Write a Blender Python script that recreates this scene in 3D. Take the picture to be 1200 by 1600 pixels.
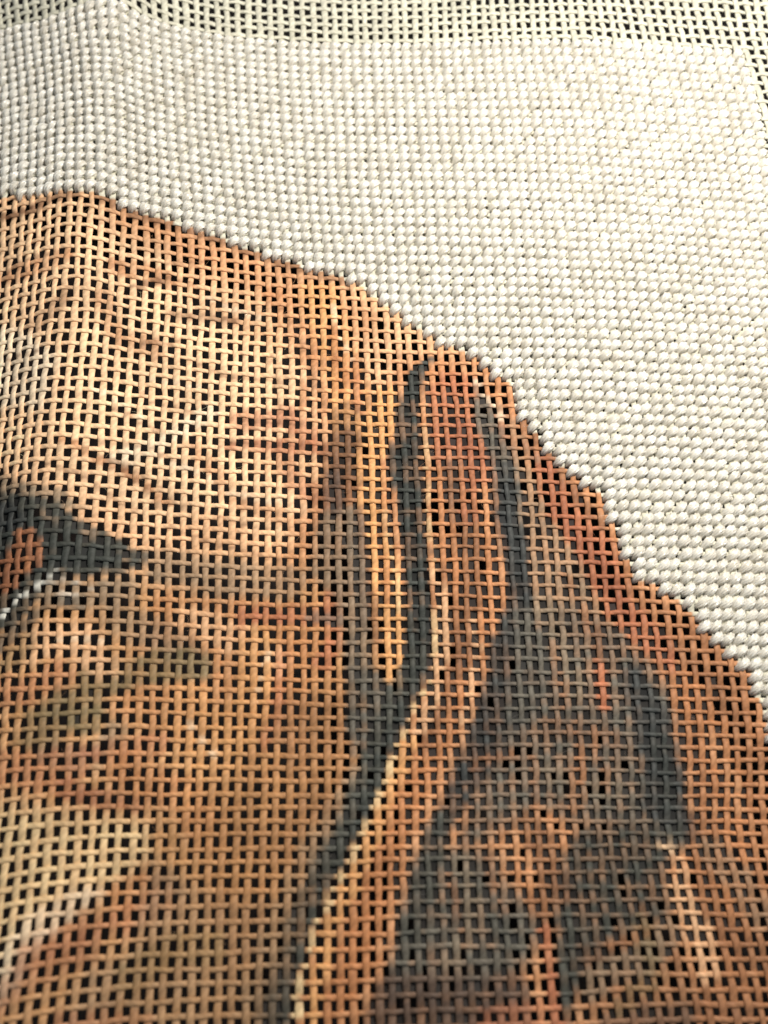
import bpy, math, random
import numpy as np
from mathutils import Matrix, Vector

# ---------------------------------------------------------------- start clean
for o in list(bpy.data.objects):
    bpy.data.objects.remove(o, do_unlink=True)
scene = bpy.context.scene
col = scene.collection
MM = 0.001
PITCH = 1.41 * MM                       # eighteen threads to the inch

# ---------------------------------------------------------------- camera
cam_d = bpy.data.cameras.new('camera')
cam = bpy.data.objects.new('camera', cam_d)
col.objects.link(cam)
cam_d.sensor_fit = 'HORIZONTAL'
cam_d.sensor_width = 24.0
cam_d.lens = 30.0
cam_d.clip_start = 0.005
cam_d.clip_end = 20.0
cam.matrix_world = Matrix([[0.999962, -0.002614, -0.008359, -0.001615], [0.0, 0.954425, -0.298451, -0.048447], [0.008758, 0.29844, 0.954388, 0.110089], [0, 0, 0, 1]])
cam_d.dof.use_dof = True
cam_d.dof.focus_distance = 0.1205
cam_d.dof.aperture_fstop = 15.5
scene.camera = cam

# ---------------------------------------------------------------- light and exposure
world = bpy.data.worlds.new('World')
scene.world = world
world.use_nodes = True
bg = world.node_tree.nodes['Background']
bg.inputs['Color'].default_value = (0.78, 0.89, 1.0, 1)
bg.inputs['Strength'].default_value = 0.23

def area_lamp(name, loc, target, size, power, color):
    d = bpy.data.lights.new(name, 'AREA')
    d.shape = 'DISK'; d.size = size; d.energy = power; d.color = color
    o = bpy.data.objects.new(name, d); col.objects.link(o)
    o.location = loc
    o.rotation_euler = (Vector(target) - Vector(loc)).to_track_quat('-Z', 'Y').to_euler()
    return o
area_lamp('desk_lamp', (0.056, 0.044, 0.136), (0.005, 0.015, 0.0), 0.036, 0.43, (1.0, 0.945, 0.875))

vs = scene.view_settings
vs.view_transform = 'Standard'; vs.look = 'None'; vs.exposure = 0.0; vs.gamma = 1.0
vs.use_curve_mapping = False
scene.cycles.max_bounces = 6

# ---------------------------------------------------------------- the sheet of canvas: its measured shape
US = np.arange(-51.0, 55.5, 2.0); VS = np.arange(-69.0, 54.0, 2.5)      # thread numbers of the control points
CTRL = np.array([-8314,8474,-100,-8036,8563,-117,-7750,8637,-122,-7460,8696,-114,-7166,8741,-95,-6871,8772,-64,-6576,8791,-20,-6283,8800,37,-5992,8803,
106,-5702,8805,185,-5413,8812,269,-5122,8833,354,-4827,8868,436,-4526,8912,507,-4214,8930,546,-3900,8905,528,-3589,8846,465,-3281,8792,419,-2971,8738,372,
-2661,8687,326,-2351,8640,284,-2040,8597,246,-1729,8560,214,-1419,8530,190,-1111,8504,171,-805,8483,160,-503,8465,154,-204,8450,155,91,8438,159,382,8428,
167,669,8421,178,953,8415,190,1233,8413,201,1512,8413,211,1788,8416,220,2062,8421,226,2336,8428,230,2609,8436,233,2881,8443,235,3154,8448,239,3426,8449,
244,3698,8446,253,3970,8437,265,4242,8423,281,4515,8405,300,4788,8382,322,5061,8357,345,5335,8329,371,5609,8299,397,5884,8268,424,6160,8236,451,6436,8203,
479,6712,8171,506,6990,8138,532,-8264,8114,-147,-7986,8203,-165,-7702,8277,-170,-7412,8336,-164,-7120,8382,-146,-6826,8414,-116,-6532,8433,-72,-6240,8443,
-15,-5950,8445,56,-5662,8447,136,-5374,8455,222,-5084,8476,309,-4790,8513,393,-4489,8559,465,-4178,8578,505,-3864,8549,482,-3556,8486,413,-3249,8430,363,
-2940,8373,314,-2630,8319,267,-2320,8269,225,-2009,8226,189,-1698,8189,159,-1388,8159,137,-1080,8134,122,-774,8114,114,-472,8098,112,-174,8084,115,120,
8073,123,410,8064,134,696,8057,147,979,8053,160,1258,8051,174,1536,8052,185,1811,8055,194,2085,8060,201,2358,8067,205,2630,8075,207,2902,8081,209,3173,
8085,211,3445,8086,215,3717,8081,223,3990,8072,234,4263,8057,248,4537,8038,266,4811,8015,286,5086,7990,309,5362,7962,333,5638,7933,358,5915,7902,384,6192,
7870,411,6469,7837,437,6747,7804,464,7026,7771,490,-8213,7755,-192,-7936,7843,-211,-7652,7917,-217,-7364,7978,-212,-7073,8024,-195,-6780,8057,-165,-6488,
8078,-122,-6197,8087,-65,-5908,8090,7,-5621,8091,89,-5334,8098,177,-5044,8120,265,-4752,8160,352,-4451,8208,426,-4141,8228,466,-3829,8196,437,-3523,8127,
362,-3217,8067,309,-2909,8006,258,-2600,7949,210,-2290,7898,168,-1979,7854,134,-1668,7819,108,-1358,7791,89,-1049,7767,77,-743,7749,71,-442,7733,73,-145,
7721,79,148,7710,90,436,7703,103,721,7698,119,1003,7695,134,1282,7694,149,1559,7695,162,1833,7698,171,2107,7703,178,2379,7710,182,2650,7716,184,2921,7722,
184,3192,7725,186,3464,7724,189,3736,7718,195,4009,7707,204,4283,7691,217,4559,7672,234,4835,7649,253,5112,7623,274,5390,7596,297,5668,7566,321,5946,7536,
346,6225,7504,371,6504,7471,397,6783,7438,423,7063,7406,449,-8161,7396,-234,-7885,7484,-253,-7602,7558,-260,-7315,7619,-256,-7024,7667,-241,-6733,7702,
-212,-6442,7723,-169,-6152,7733,-112,-5864,7735,-41,-5579,7735,44,-5293,7741,133,-5004,7764,223,-4713,7806,313,-4413,7859,389,-4104,7881,430,-3793,7844,
395,-3490,7768,313,-3185,7702,256,-2878,7636,202,-2570,7576,155,-2261,7525,115,-1951,7483,84,-1639,7450,61,-1329,7425,46,-1020,7404,37,-715,7387,35,-414,
7372,39,-118,7360,48,173,7351,61,460,7345,77,743,7341,95,1024,7339,112,1302,7339,128,1579,7341,141,1854,7344,152,2127,7349,159,2399,7354,162,2670,7360,
163,2941,7364,163,3211,7365,163,3482,7362,165,3755,7354,169,4029,7342,178,4304,7325,189,4582,7305,205,4860,7282,222,5139,7257,242,5419,7229,263,5698,7200,
286,5978,7169,310,6259,7137,335,6539,7105,360,6820,7072,385,7101,7040,410,-8108,7036,-271,-7832,7123,-291,-7550,7198,-299,-7264,7261,-296,-6974,7310,-282,
-6684,7346,-255,-6394,7369,-214,-6105,7380,-157,-5818,7381,-85,-5535,7381,1,-5250,7385,91,-4963,7409,183,-4673,7454,276,-4374,7511,355,-4066,7537,398,-3757,
7492,353,-3456,7408,264,-3153,7334,204,-2848,7262,149,-2542,7201,103,-2234,7152,68,-1925,7113,42,-1613,7085,23,-1301,7062,11,-991,7043,5,-687,7028,5,-388,
7014,11,-95,7002,23,195,6994,38,480,6989,56,762,6986,75,1042,6986,94,1320,6987,111,1597,6990,125,1873,6993,135,2147,6997,142,2419,7001,146,2690,7005,146,
2960,7007,145,3230,7005,144,3501,7000,144,3774,6990,147,4049,6975,154,4327,6957,165,4607,6936,178,4888,6913,194,5168,6889,213,5449,6862,233,5730,6832,254,
6011,6801,277,6294,6770,301,6576,6738,325,6858,6707,349,7140,6675,373,-8054,6675,-304,-7778,6762,-324,-7497,6837,-333,-7211,6901,-331,-6922,6953,-319,-6633,
6991,-293,-6343,7016,-254,-6055,7028,-199,-5771,7030,-127,-5489,7029,-38,-5206,7030,51,-4920,7054,143,-4631,7100,240,-4334,7163,324,-4027,7194,369,-3720,
7138,312,-3422,7043,216,-3120,6960,153,-2817,6884,99,-2514,6825,58,-2209,6781,29,-1901,6749,8,-1589,6724,-7,-1275,6704,-16,-964,6687,-20,-662,6672,-17,
-367,6659,-9,-75,6647,4,212,6639,21,497,6635,40,778,6634,61,1056,6635,80,1334,6637,97,1611,6640,111,1889,6643,122,2165,6646,129,2438,6650,132,2709,6652,
132,2979,6651,130,3250,6646,128,3521,6637,126,3794,6624,128,4071,6607,134,4353,6588,143,4636,6566,155,4918,6544,170,5198,6520,187,5479,6493,205,5762,6463,
225,6046,6433,247,6330,6402,269,6615,6371,292,6898,6341,314,7180,6312,337,-7998,6312,-332,-7723,6399,-351,-7441,6475,-361,-7156,6541,-361,-6868,6595,-350,
-6579,6636,-326,-6290,6664,-289,-6003,6678,-236,-5720,6680,-164,-5441,6680,-74,-5159,6677,13,-4874,6700,106,-4588,6747,206,-4292,6814,293,-3986,6852,342,
-3682,6779,269,-3387,6673,169,-3087,6577,105,-2787,6504,56,-2486,6455,23,-2186,6417,0,-1880,6389,-16,-1566,6368,-27,-1250,6351,-34,-940,6335,-35,-641,6321,
-31,-350,6308,-21,-61,6296,-7,224,6288,10,509,6284,30,789,6284,51,1067,6286,70,1344,6288,87,1622,6291,101,1902,6295,111,2180,6297,118,2454,6300,121,2727,
6300,121,3000,6296,118,3272,6287,114,3544,6273,112,3818,6256,112,4101,6238,117,4384,6217,125,4669,6195,136,4949,6174,148,5229,6150,163,5511,6122,181,5797,
6092,200,6083,6063,220,6370,6033,240,6656,6005,261,6939,5977,281,7222,5949,302,-7941,5947,-354,-7666,6034,-374,-7385,6112,-384,-7100,6180,-384,-6812,6237,
-374,-6523,6282,-353,-6235,6313,-318,-5948,6331,-267,-5666,6335,-197,-5390,6337,-105,-5108,6329,-21,-4824,6349,72,-4541,6392,172,-4249,6460,263,-3945,6510,
313,-3643,6410,224,-3351,6292,124,-3055,6192,64,-2758,6136,25,-2458,6094,0,-2165,6060,-18,-1858,6036,-30,-1543,6018,-38,-1228,6004,-43,-920,5989,-42,-627,
5977,-36,-338,5963,-26,-52,5951,-12,231,5943,6,514,5938,25,796,5937,45,1075,5937,63,1353,5939,79,1630,5943,92,1907,5947,102,2188,5949,108,2467,5950,111,
2745,5949,111,3022,5941,108,3298,5928,103,3575,5909,100,3857,5890,99,4140,5869,103,4421,5846,109,4702,5824,119,4978,5801,130,5259,5776,143,5546,5748,159,
5836,5720,177,6125,5692,195,6412,5666,213,6698,5639,232,6981,5614,250,7263,5589,268,-7884,5581,-372,-7609,5668,-391,-7327,5747,-401,-7042,5817,-402,-6754,
5878,-393,-6465,5927,-373,-6177,5964,-340,-5890,5986,-292,-5608,5995,-222,-5334,6000,-130,-5052,5992,-48,-4770,6004,42,-4490,6038,141,-4202,6095,229,-3901,
6150,276,-3602,6018,173,-3314,5907,85,-3025,5833,41,-2727,5785,10,-2432,5745,-11,-2138,5713,-25,-1831,5690,-35,-1520,5672,-42,-1209,5659,-45,-906,5647,
-43,-614,5633,-36,-325,5619,-26,-41,5607,-12,241,5599,5,521,5593,24,803,5588,41,1085,5586,57,1364,5588,72,1641,5592,84,1917,5596,93,2198,5598,98,2480,5599,
101,2763,5595,101,3047,5583,97,3331,5566,93,3616,5545,89,3901,5521,88,4181,5496,90,4459,5474,96,4733,5451,105,5009,5426,114,5298,5401,127,5591,5375,142,
5882,5348,157,6170,5323,173,6456,5299,189,6739,5275,204,7022,5252,220,7303,5229,236,-7827,5215,-386,-7551,5302,-404,-7270,5382,-413,-6985,5454,-414,-6696,
5518,-406,-6407,5573,-387,-6118,5616,-356,-5830,5645,-309,-5547,5658,-241,-5271,5664,-150,-4991,5665,-68,-4710,5671,21,-4434,5693,115,-4151,5716,191,-3850,
5728,213,-3562,5616,126,-3280,5552,67,-2988,5492,32,-2692,5443,6,-2398,5405,-13,-2103,5373,-26,-1801,5348,-35,-1495,5328,-42,-1190,5313,-44,-890,5299,-42,
-596,5285,-36,-306,5270,-25,-21,5259,-11,258,5250,5,537,5242,22,818,5236,37,1099,5234,52,1380,5235,65,1659,5238,76,1938,5241,83,2220,5242,88,2503,5241,
89,2789,5234,89,3077,5220,86,3366,5199,81,3656,5176,78,3941,5153,77,4221,5128,79,4501,5104,85,4785,5078,94,5071,5053,104,5357,5027,115,5644,5001,127,5930,
4978,140,6214,4955,153,6497,4933,166,6779,4912,179,7061,4891,192,7342,4871,205,-7771,4847,-397,-7495,4935,-413,-7214,5016,-422,-6928,5091,-422,-6639,5159,
-413,-6349,5219,-395,-6059,5269,-365,-5771,5307,-319,-5488,5331,-251,-5211,5337,-161,-4930,5343,-80,-4652,5348,10,-4375,5359,99,-4096,5350,162,-3794,5326,
161,-3517,5267,106,-3237,5207,59,-2946,5149,29,-2654,5101,5,-2361,5064,-11,-2069,5033,-23,-1772,5005,-33,-1470,4981,-40,-1168,4963,-43,-870,4947,-41,-576,
4931,-35,-286,4918,-24,-1,4907,-10,277,4897,5,556,4889,20,837,4883,34,1120,4880,47,1402,4880,58,1684,4881,67,1966,4882,72,2250,4881,75,2534,4877,76,2821,
4867,75,3111,4850,72,3400,4827,68,3689,4803,66,3972,4783,65,4257,4760,69,4549,4733,76,4844,4704,86,5128,4677,95,5411,4652,105,5694,4630,114,5975,4609,125,
6255,4589,135,6535,4570,146,6816,4551,156,7096,4532,167,7376,4513,178,-7717,4480,-405,-7441,4567,-420,-7159,4649,-427,-6873,4726,-426,-6584,4798,-417,-6293,
4863,-399,-6001,4920,-369,-5713,4967,-324,-5429,5001,-257,-5153,5012,-167,-4870,5019,-87,-4597,5023,5,-4319,5029,90,-4038,5013,147,-3743,4986,138,-3473,
4917,93,-3192,4855,52,-2906,4803,27,-2618,4751,3,-2330,4712,-13,-2040,4686,-22,-1743,4656,-33,-1443,4630,-40,-1143,4608,-43,-846,4591,-41,-555,4575,-35,
-271,4561,-24,10,4551,-10,293,4542,4,576,4534,17,860,4528,30,1144,4524,41,1429,4522,50,1714,4521,57,1999,4520,61,2283,4517,63,2568,4510,62,2854,4498,61,
3142,4479,59,3430,4457,56,3715,4435,55,4000,4414,56,4292,4391,60,4588,4362,68,4881,4330,77,5174,4302,88,5456,4280,97,5733,4261,104,6010,4243,112,6288,4225,
120,6567,4207,128,6847,4190,136,7127,4173,144,7407,4155,153,-7665,4112,-411,-7389,4199,-425,-7108,4282,-430,-6821,4361,-428,-6532,4436,-418,-6241,4506,
-399,-5949,4570,-369,-5658,4623,-325,-5371,4658,-262,-5094,4666,-175,-4812,4681,-92,-4544,4687,2,-4270,4683,81,-3990,4666,133,-3700,4637,120,-3432,4557,
79,-3155,4501,47,-2870,4449,22,-2586,4395,-1,-2301,4351,-18,-2008,4325,-28,-1711,4298,-36,-1413,4273,-42,-1116,4252,-44,-821,4233,-42,-532,4217,-35,-252,
4205,-23,28,4194,-10,312,4185,3,598,4177,15,885,4171,26,1171,4166,35,1458,4163,42,1745,4159,47,2031,4156,50,2314,4152,50,2597,4143,50,2883,4129,48,3170,
4111,47,3457,4091,46,3742,4071,47,4027,4051,49,4317,4026,54,4612,3996,63,4906,3965,73,5199,3937,83,5480,3916,90,5758,3897,96,6036,3880,102,6315,3863,107,
6594,3846,113,6873,3830,119,7153,3814,125,7434,3798,131,-7618,3744,-418,-7341,3831,-429,-7060,3914,-433,-6774,3995,-429,-6484,4073,-417,-6193,4148,-397,
-5902,4217,-367,-5611,4278,-323,-5324,4319,-261,-5048,4327,-175,-4768,4338,-91,-4496,4341,1,-4224,4335,76,-3947,4319,122,-3657,4291,108,-3391,4203,69,-3115,
4143,39,-2832,4090,16,-2548,4039,-6,-2261,3997,-23,-1969,3967,-34,-1675,3941,-42,-1381,3916,-46,-1088,3894,-46,-797,3874,-43,-508,3859,-34,-230,3849,-22,
52,3837,-11,337,3828,1,624,3820,12,911,3813,21,1197,3808,29,1484,3803,34,1772,3798,38,2057,3793,39,2336,3788,39,2620,3778,39,2906,3763,38,3194,3745,37,
3482,3725,38,3765,3706,40,4046,3687,44,4336,3662,50,4629,3634,59,4921,3605,69,5210,3578,78,5494,3555,85,5775,3536,89,6055,3519,93,6334,3502,96,6614,3486,
100,6894,3470,104,7175,3455,109,7456,3440,113,-7574,3377,-425,-7298,3462,-434,-7016,3545,-435,-6730,3627,-430,-6441,3707,-417,-6151,3786,-396,-5860,3861,
-364,-5571,3929,-319,-5286,3981,-255,-5011,3994,-168,-4735,3994,-83,-4462,3998,7,-4185,3984,74,-3902,3959,110,-3618,3918,91,-3351,3836,55,-3072,3779,29,
-2789,3728,7,-2503,3682,-13,-2216,3643,-29,-1926,3612,-40,-1636,3584,-47,-1347,3559,-50,-1061,3536,-49,-778,3517,-43,-498,3503,-34,-211,3491,-22,77,3479,
-12,365,3469,-1,651,3461,9,935,3455,17,1221,3449,23,1506,3444,27,1789,3438,29,2068,3433,30,2352,3426,30,2639,3414,29,2927,3400,29,3214,3381,29,3499,3360,
31,3782,3339,34,4065,3320,40,4353,3299,47,4641,3274,56,4930,3248,65,5217,3221,73,5503,3197,78,5786,3177,82,6068,3159,85,6350,3143,87,6631,3127,89,6912,
3112,92,7193,3097,95,7474,3082,98,-7534,3009,-433,-7258,3093,-440,-6977,3176,-439,-6692,3257,-432,-6404,3340,-418,-6114,3420,-395,-5824,3499,-362,-5536,
3573,-314,-5253,3630,-249,-4975,3640,-164,-4703,3638,-76,-4430,3649,15,-4148,3625,72,-3863,3594,98,-3583,3541,74,-3310,3465,40,-3028,3413,17,-2743,3366,
-3,-2456,3324,-22,-2169,3287,-36,-1881,3256,-47,-1595,3228,-53,-1311,3203,-55,-1031,3181,-51,-753,3161,-44,-474,3146,-34,-186,3132,-23,105,3119,-13,392,
3110,-4,675,3104,6,958,3098,13,1241,3092,18,1524,3086,21,1805,3079,22,2086,3072,21,2372,3062,21,2660,3050,21,2944,3037,22,3228,3021,23,3512,3000,26,3798,
2977,30,4085,2956,37,4371,2935,45,4653,2915,53,4939,2889,59,5226,2864,66,5512,2841,71,5796,2820,75,6079,2802,77,6362,2786,78,6643,2770,80,6925,2755,81,
7207,2740,83,7488,2725,86,-7499,2641,-444,-7223,2723,-447,-6943,2805,-445,-6658,2887,-436,-6371,2968,-420,-6083,3050,-396,-5794,3130,-361,-5508,3205,-313,
-5225,3267,-244,-4947,3278,-160,-4674,3272,-69,-4399,3284,20,-4113,3265,71,-3830,3236,90,-3549,3167,61,-3269,3093,25,-2983,3046,4,-2697,3003,-14,-2409,
2964,-31,-2121,2930,-45,-1835,2899,-55,-1552,2872,-60,-1272,2847,-59,-995,2825,-54,-719,2805,-46,-440,2787,-35,-156,2772,-25,130,2760,-15,412,2753,-5,692,
2748,3,976,2741,9,1261,2734,13,1544,2727,14,1826,2719,14,2109,2709,13,2394,2697,13,2680,2684,13,2958,2675,15,3239,2661,18,3526,2640,22,3815,2616,27,4105,
2592,34,4392,2568,40,4671,2547,46,4952,2527,52,5237,2505,58,5521,2484,63,5805,2465,67,6089,2447,69,6372,2430,70,6654,2414,71,6936,2399,72,7218,2384,73,
7500,2369,75,-7469,2273,-456,-7193,2353,-457,-6913,2433,-453,-6629,2513,-442,-6343,2594,-425,-6056,2674,-399,-5769,2753,-363,-5484,2827,-313,-5203,2887,
-244,-4925,2909,-155,-4653,2905,-62,-4378,2911,24,-4092,2897,70,-3802,2843,73,-3516,2776,43,-3229,2720,10,-2942,2678,-8,-2653,2638,-25,-2363,2602,-41,-2075,
2570,-54,-1790,2541,-63,-1509,2514,-66,-1232,2490,-64,-957,2468,-58,-683,2447,-48,-407,2430,-37,-130,2415,-26,147,2405,-16,423,2399,-7,708,2391,0,995,2383,
5,1281,2376,7,1564,2369,8,1845,2361,8,2127,2349,7,2411,2336,6,2692,2323,7,2971,2312,9,3254,2299,14,3541,2279,19,3831,2255,25,4120,2230,31,4407,2205,36,
4688,2185,41,4967,2167,46,5249,2149,52,5532,2130,56,5815,2111,59,6098,2093,61,6380,2076,63,6663,2060,63,6945,2045,64,7228,2030,64,7510,2015,65,-7443,1904,
-471,-7167,1981,-469,-6887,2060,-462,-6605,2139,-449,-6320,2217,-431,-6034,2296,-404,-5749,2372,-367,-5464,2441,-317,-5183,2496,-246,-4906,2515,-157,-4634,
2518,-60,-4359,2532,25,-4070,2522,68,-3778,2464,62,-3486,2400,32,-3195,2351,-1,-2906,2311,-18,-2616,2273,-35,-2324,2238,-50,-2034,2207,-62,-1747,2180,-70,
-1468,2156,-72,-1193,2132,-69,-920,2110,-62,-648,2090,-51,-376,2072,-40,-104,2058,-28,168,2047,-18,445,2038,-10,729,2030,-5,1015,2022,-1,1300,2017,1,1579,
2011,2,1859,2003,2,2141,1992,1,2423,1979,2,2704,1966,3,2985,1953,7,3269,1939,11,3556,1919,17,3844,1897,23,4131,1873,29,4415,1851,34,4697,1831,38,4978,1813,
42,5259,1795,46,5541,1777,49,5823,1759,52,6106,1741,54,6388,1724,55,6671,1708,55,6954,1692,55,7236,1677,55,7518,1662,56,-7421,1533,-487,-7145,1609,-482,
-6866,1685,-473,-6584,1761,-458,-6300,1838,-438,-6016,1914,-410,-5732,1986,-372,-5449,2051,-320,-5169,2101,-249,-4893,2122,-158,-4619,2128,-58,-4339,2143,
23,-4049,2136,62,-3758,2088,54,-3471,2029,27,-3171,1983,-9,-2880,1944,-26,-2587,1906,-44,-2294,1871,-59,-2005,1842,-70,-1715,1817,-77,-1435,1794,-78,-1161,
1773,-74,-888,1752,-65,-617,1732,-54,-347,1714,-42,-78,1699,-31,194,1686,-22,470,1675,-15,749,1666,-11,1031,1659,-8,1308,1656,-5,1586,1653,-4,1869,1646,
-3,2152,1636,-3,2434,1624,-2,2715,1611,1,2998,1597,5,3283,1581,10,3568,1563,17,3853,1543,23,4138,1521,28,4421,1500,33,4703,1481,36,4985,1462,39,5267,1444,
41,5548,1426,43,5831,1408,45,6113,1390,46,6396,1373,47,6678,1357,47,6961,1342,47,7243,1326,46,7525,1312,46,-7402,1162,-504,-7126,1235,-496,-6847,1308,-484,
-6566,1383,-467,-6283,1457,-445,-6000,1529,-416,-5717,1599,-377,-5435,1659,-324,-5156,1705,-251,-4881,1726,-158,-4608,1730,-58,-4325,1752,23,-4031,1746,
56,-3738,1712,49,-3452,1656,23,-3152,1614,-15,-2863,1577,-33,-2571,1538,-50,-2278,1504,-66,-1991,1476,-76,-1699,1452,-82,-1414,1432,-82,-1135,1413,-78,
-861,1393,-69,-590,1373,-58,-321,1354,-46,-52,1337,-35,219,1323,-27,492,1312,-20,766,1303,-16,1041,1296,-14,1316,1293,-12,1597,1291,-11,1881,1287,-9,2163,
1280,-8,2443,1269,-5,2726,1255,-1,3010,1240,4,3295,1224,10,3578,1208,17,3861,1191,22,4144,1171,27,4426,1152,31,4709,1132,33,4991,1113,35,5273,1094,36,5555,
1076,37,5838,1058,38,6120,1040,39,6403,1024,39,6686,1008,38,6968,993,37,7250,978,36,7532,963,35,-7385,787,-522,-7109,859,-511,-6830,930,-496,-6550,1002,
-477,-6269,1073,-452,-5986,1144,-421,-5704,1209,-381,-5423,1267,-326,-5145,1309,-253,-4872,1331,-158,-4601,1337,-56,-4315,1360,24,-4019,1356,53,-3723,1335,
47,-3437,1282,19,-3142,1241,-19,-2851,1205,-39,-2559,1170,-55,-2268,1138,-70,-1978,1111,-79,-1689,1089,-85,-1400,1070,-85,-1116,1053,-80,-839,1033,-71,
-567,1012,-61,-298,991,-50,-28,974,-39,241,960,-31,512,949,-25,784,941,-21,1057,936,-19,1333,932,-18,1614,930,-17,1894,928,-15,2170,923,-12,2451,912,-9,
2736,898,-4,3022,882,2,3306,866,9,3588,853,15,3868,837,20,4150,820,25,4432,802,28,4714,783,29,4996,763,30,5279,744,31,5562,726,31,5845,709,31,6127,692,
31,6410,676,30,6692,660,28,6975,645,27,7257,631,25,7539,616,23,-7370,411,-539,-7094,480,-525,-6816,550,-507,-6536,619,-485,-6255,688,-458,-5973,756,-425,
-5691,819,-382,-5411,873,-327,-5134,914,-253,-4862,936,-158,-4591,946,-53,-4310,965,26,-4013,964,54,-3715,951,45,-3427,903,15,-3132,865,-23,-2841,833,-43,
-2548,801,-58,-2255,773,-71,-1966,748,-81,-1677,727,-85,-1388,709,-85,-1100,693,-80,-822,671,-73,-550,648,-64,-279,627,-53,-9,609,-43,261,597,-35,532,588,
-28,803,581,-24,1076,577,-22,1351,573,-22,1627,570,-21,1900,567,-20,2176,563,-18,2460,554,-13,2747,539,-8,3033,523,-2,3318,506,5,3597,491,11,3876,480,16,
4158,466,20,4439,450,23,4720,431,23,5003,412,24,5286,394,24,5569,377,24,5852,360,23,6134,344,22,6417,329,20,6699,314,18,6982,300,16,7264,286,13,7545,272,
10,-7355,32,-554,-7080,99,-537,-6802,167,-516,-6523,235,-491,-6242,301,-461,-5961,366,-426,-5680,427,-382,-5399,480,-325,-5122,519,-252,-4851,542,-157,
-4583,553,-51,-4305,569,30,-4011,570,56,-3712,558,42,-3418,523,12,-3121,493,-23,-2828,463,-45,-2535,434,-59,-2241,408,-71,-1951,384,-80,-1662,365,-84,-1375,
347,-84,-1090,328,-80,-811,306,-74,-537,283,-66,-265,261,-56,7,245,-46,279,236,-37,551,229,-30,822,223,-26,1094,220,-24,1367,218,-23,1641,215,-23,1914,
211,-23,2193,205,-22,2475,195,-18,2760,181,-12,3045,164,-6,3328,148,0,3608,133,6,3888,120,10,4169,106,13,4448,91,15,4728,76,16,5011,61,17,5294,45,17,5576,
29,16,5859,13,14,6142,-2,12,6424,-17,9,6706,-31,6,6988,-45,3,7270,-58,0,7552,-72,-4,-7341,-350,-568,-7065,-284,-547,-6788,-218,-523,-6509,-152,-495,-6230,
-87,-463,-5950,-24,-424,-5669,35,-378,-5389,87,-321,-5110,126,-248,-4839,149,-154,-4574,161,-47,-4298,175,35,-4008,175,61,-3708,165,42,-3410,140,10,-3110,
118,-24,-2816,92,-45,-2521,67,-59,-2228,43,-70,-1938,22,-78,-1649,3,-82,-1363,-16,-82,-1080,-36,-79,-801,-57,-74,-526,-80,-66,-252,-101,-57,22,-115,-46,
297,-119,-36,569,-127,-29,841,-133,-26,1112,-136,-24,1386,-136,-23,1659,-137,-24,1934,-143,-25,2211,-151,-24,2492,-162,-21,2774,-176,-16,3057,-191,-10,
3338,-206,-4,3619,-221,1,3899,-236,5,4179,-251,7,4458,-264,8,4739,-277,9,5021,-290,10,5303,-304,9,5585,-319,7,5867,-333,5,6149,-347,1,6431,-361,-2,6713,
-375,-7,6994,-388,-11,7276,-401,-15,7558,-414,-19,-7326,-734,-579,-7050,-670,-555,-6773,-605,-527,-6496,-541,-496,-6217,-477,-461,-5937,-415,-420,-5658,
-357,-372,-5379,-306,-313,-5101,-266,-240,-4828,-241,-148,-4564,-227,-40,-4289,-214,45,-4001,-216,68,-3700,-226,45,-3400,-244,9,-3100,-261,-24,-2804,-282,
-46,-2509,-303,-58,-2216,-324,-68,-1926,-343,-75,-1638,-361,-79,-1353,-379,-79,-1071,-398,-76,-791,-419,-71,-514,-439,-63,-238,-458,-54,37,-469,-44,312,
-477,-34,585,-483,-28,858,-485,-23,1131,-487,-22,1404,-489,-22,1677,-493,-24,1952,-499,-26,2229,-508,-27,2508,-519,-25,2788,-531,-20,3069,-544,-15,3350,
-558,-9,3630,-572,-4,3910,-586,-1,4190,-600,2,4469,-613,3,4750,-626,3,5031,-639,2,5312,-652,1,5593,-666,-2,5875,-679,-6,6156,-692,-11,6437,-705,-15,6719,
-718,-20,7000,-731,-26,7282,-743,-31,7563,-755,-36,-7309,-1122,-586,-7034,-1058,-558,-6758,-994,-528,-6481,-931,-494,-6203,-868,-455,-5925,-807,-412,-5646,
-750,-362,-5368,-698,-302,-5092,-657,-229,-4818,-630,-139,-4554,-613,-31,-4280,-600,56,-3987,-604,77,-3689,-613,50,-3387,-629,10,-3090,-642,-24,-2794,-659,
-46,-2499,-677,-57,-2205,-695,-67,-1916,-712,-74,-1629,-728,-77,-1344,-744,-76,-1061,-760,-73,-780,-778,-67,-501,-797,-59,-224,-813,-50,51,-825,-40,326,
-832,-31,599,-836,-24,872,-837,-19,1145,-839,-19,1418,-844,-21,1692,-849,-24,1967,-857,-28,2244,-865,-29,2522,-875,-28,2801,-886,-25,3081,-897,-20,3362,
-908,-14,3641,-921,-9,3921,-934,-6,4200,-947,-4,4480,-960,-3,4760,-973,-3,5040,-986,-5,5321,-999,-9,5601,-1011,-13,5882,-1024,-18,6162,-1037,-23,6443,-1049,
-29,6724,-1061,-35,7005,-1073,-41,7286,-1084,-47,7567,-1096,-52,-7290,-1512,-589,-7015,-1448,-558,-6740,-1386,-525,-6464,-1323,-487,-6187,-1261,-446,-5910,
-1201,-401,-5633,-1143,-349,-5356,-1091,-288,-5081,-1048,-215,-4809,-1017,-127,-4542,-996,-20,-4269,-985,69,-3973,-990,87,-3675,-997,57,-3374,-1009,13,
-3080,-1022,-23,-2786,-1038,-46,-2491,-1053,-57,-2199,-1071,-67,-1909,-1087,-73,-1621,-1101,-75,-1335,-1114,-74,-1050,-1126,-70,-767,-1141,-64,-487,-1157,
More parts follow.
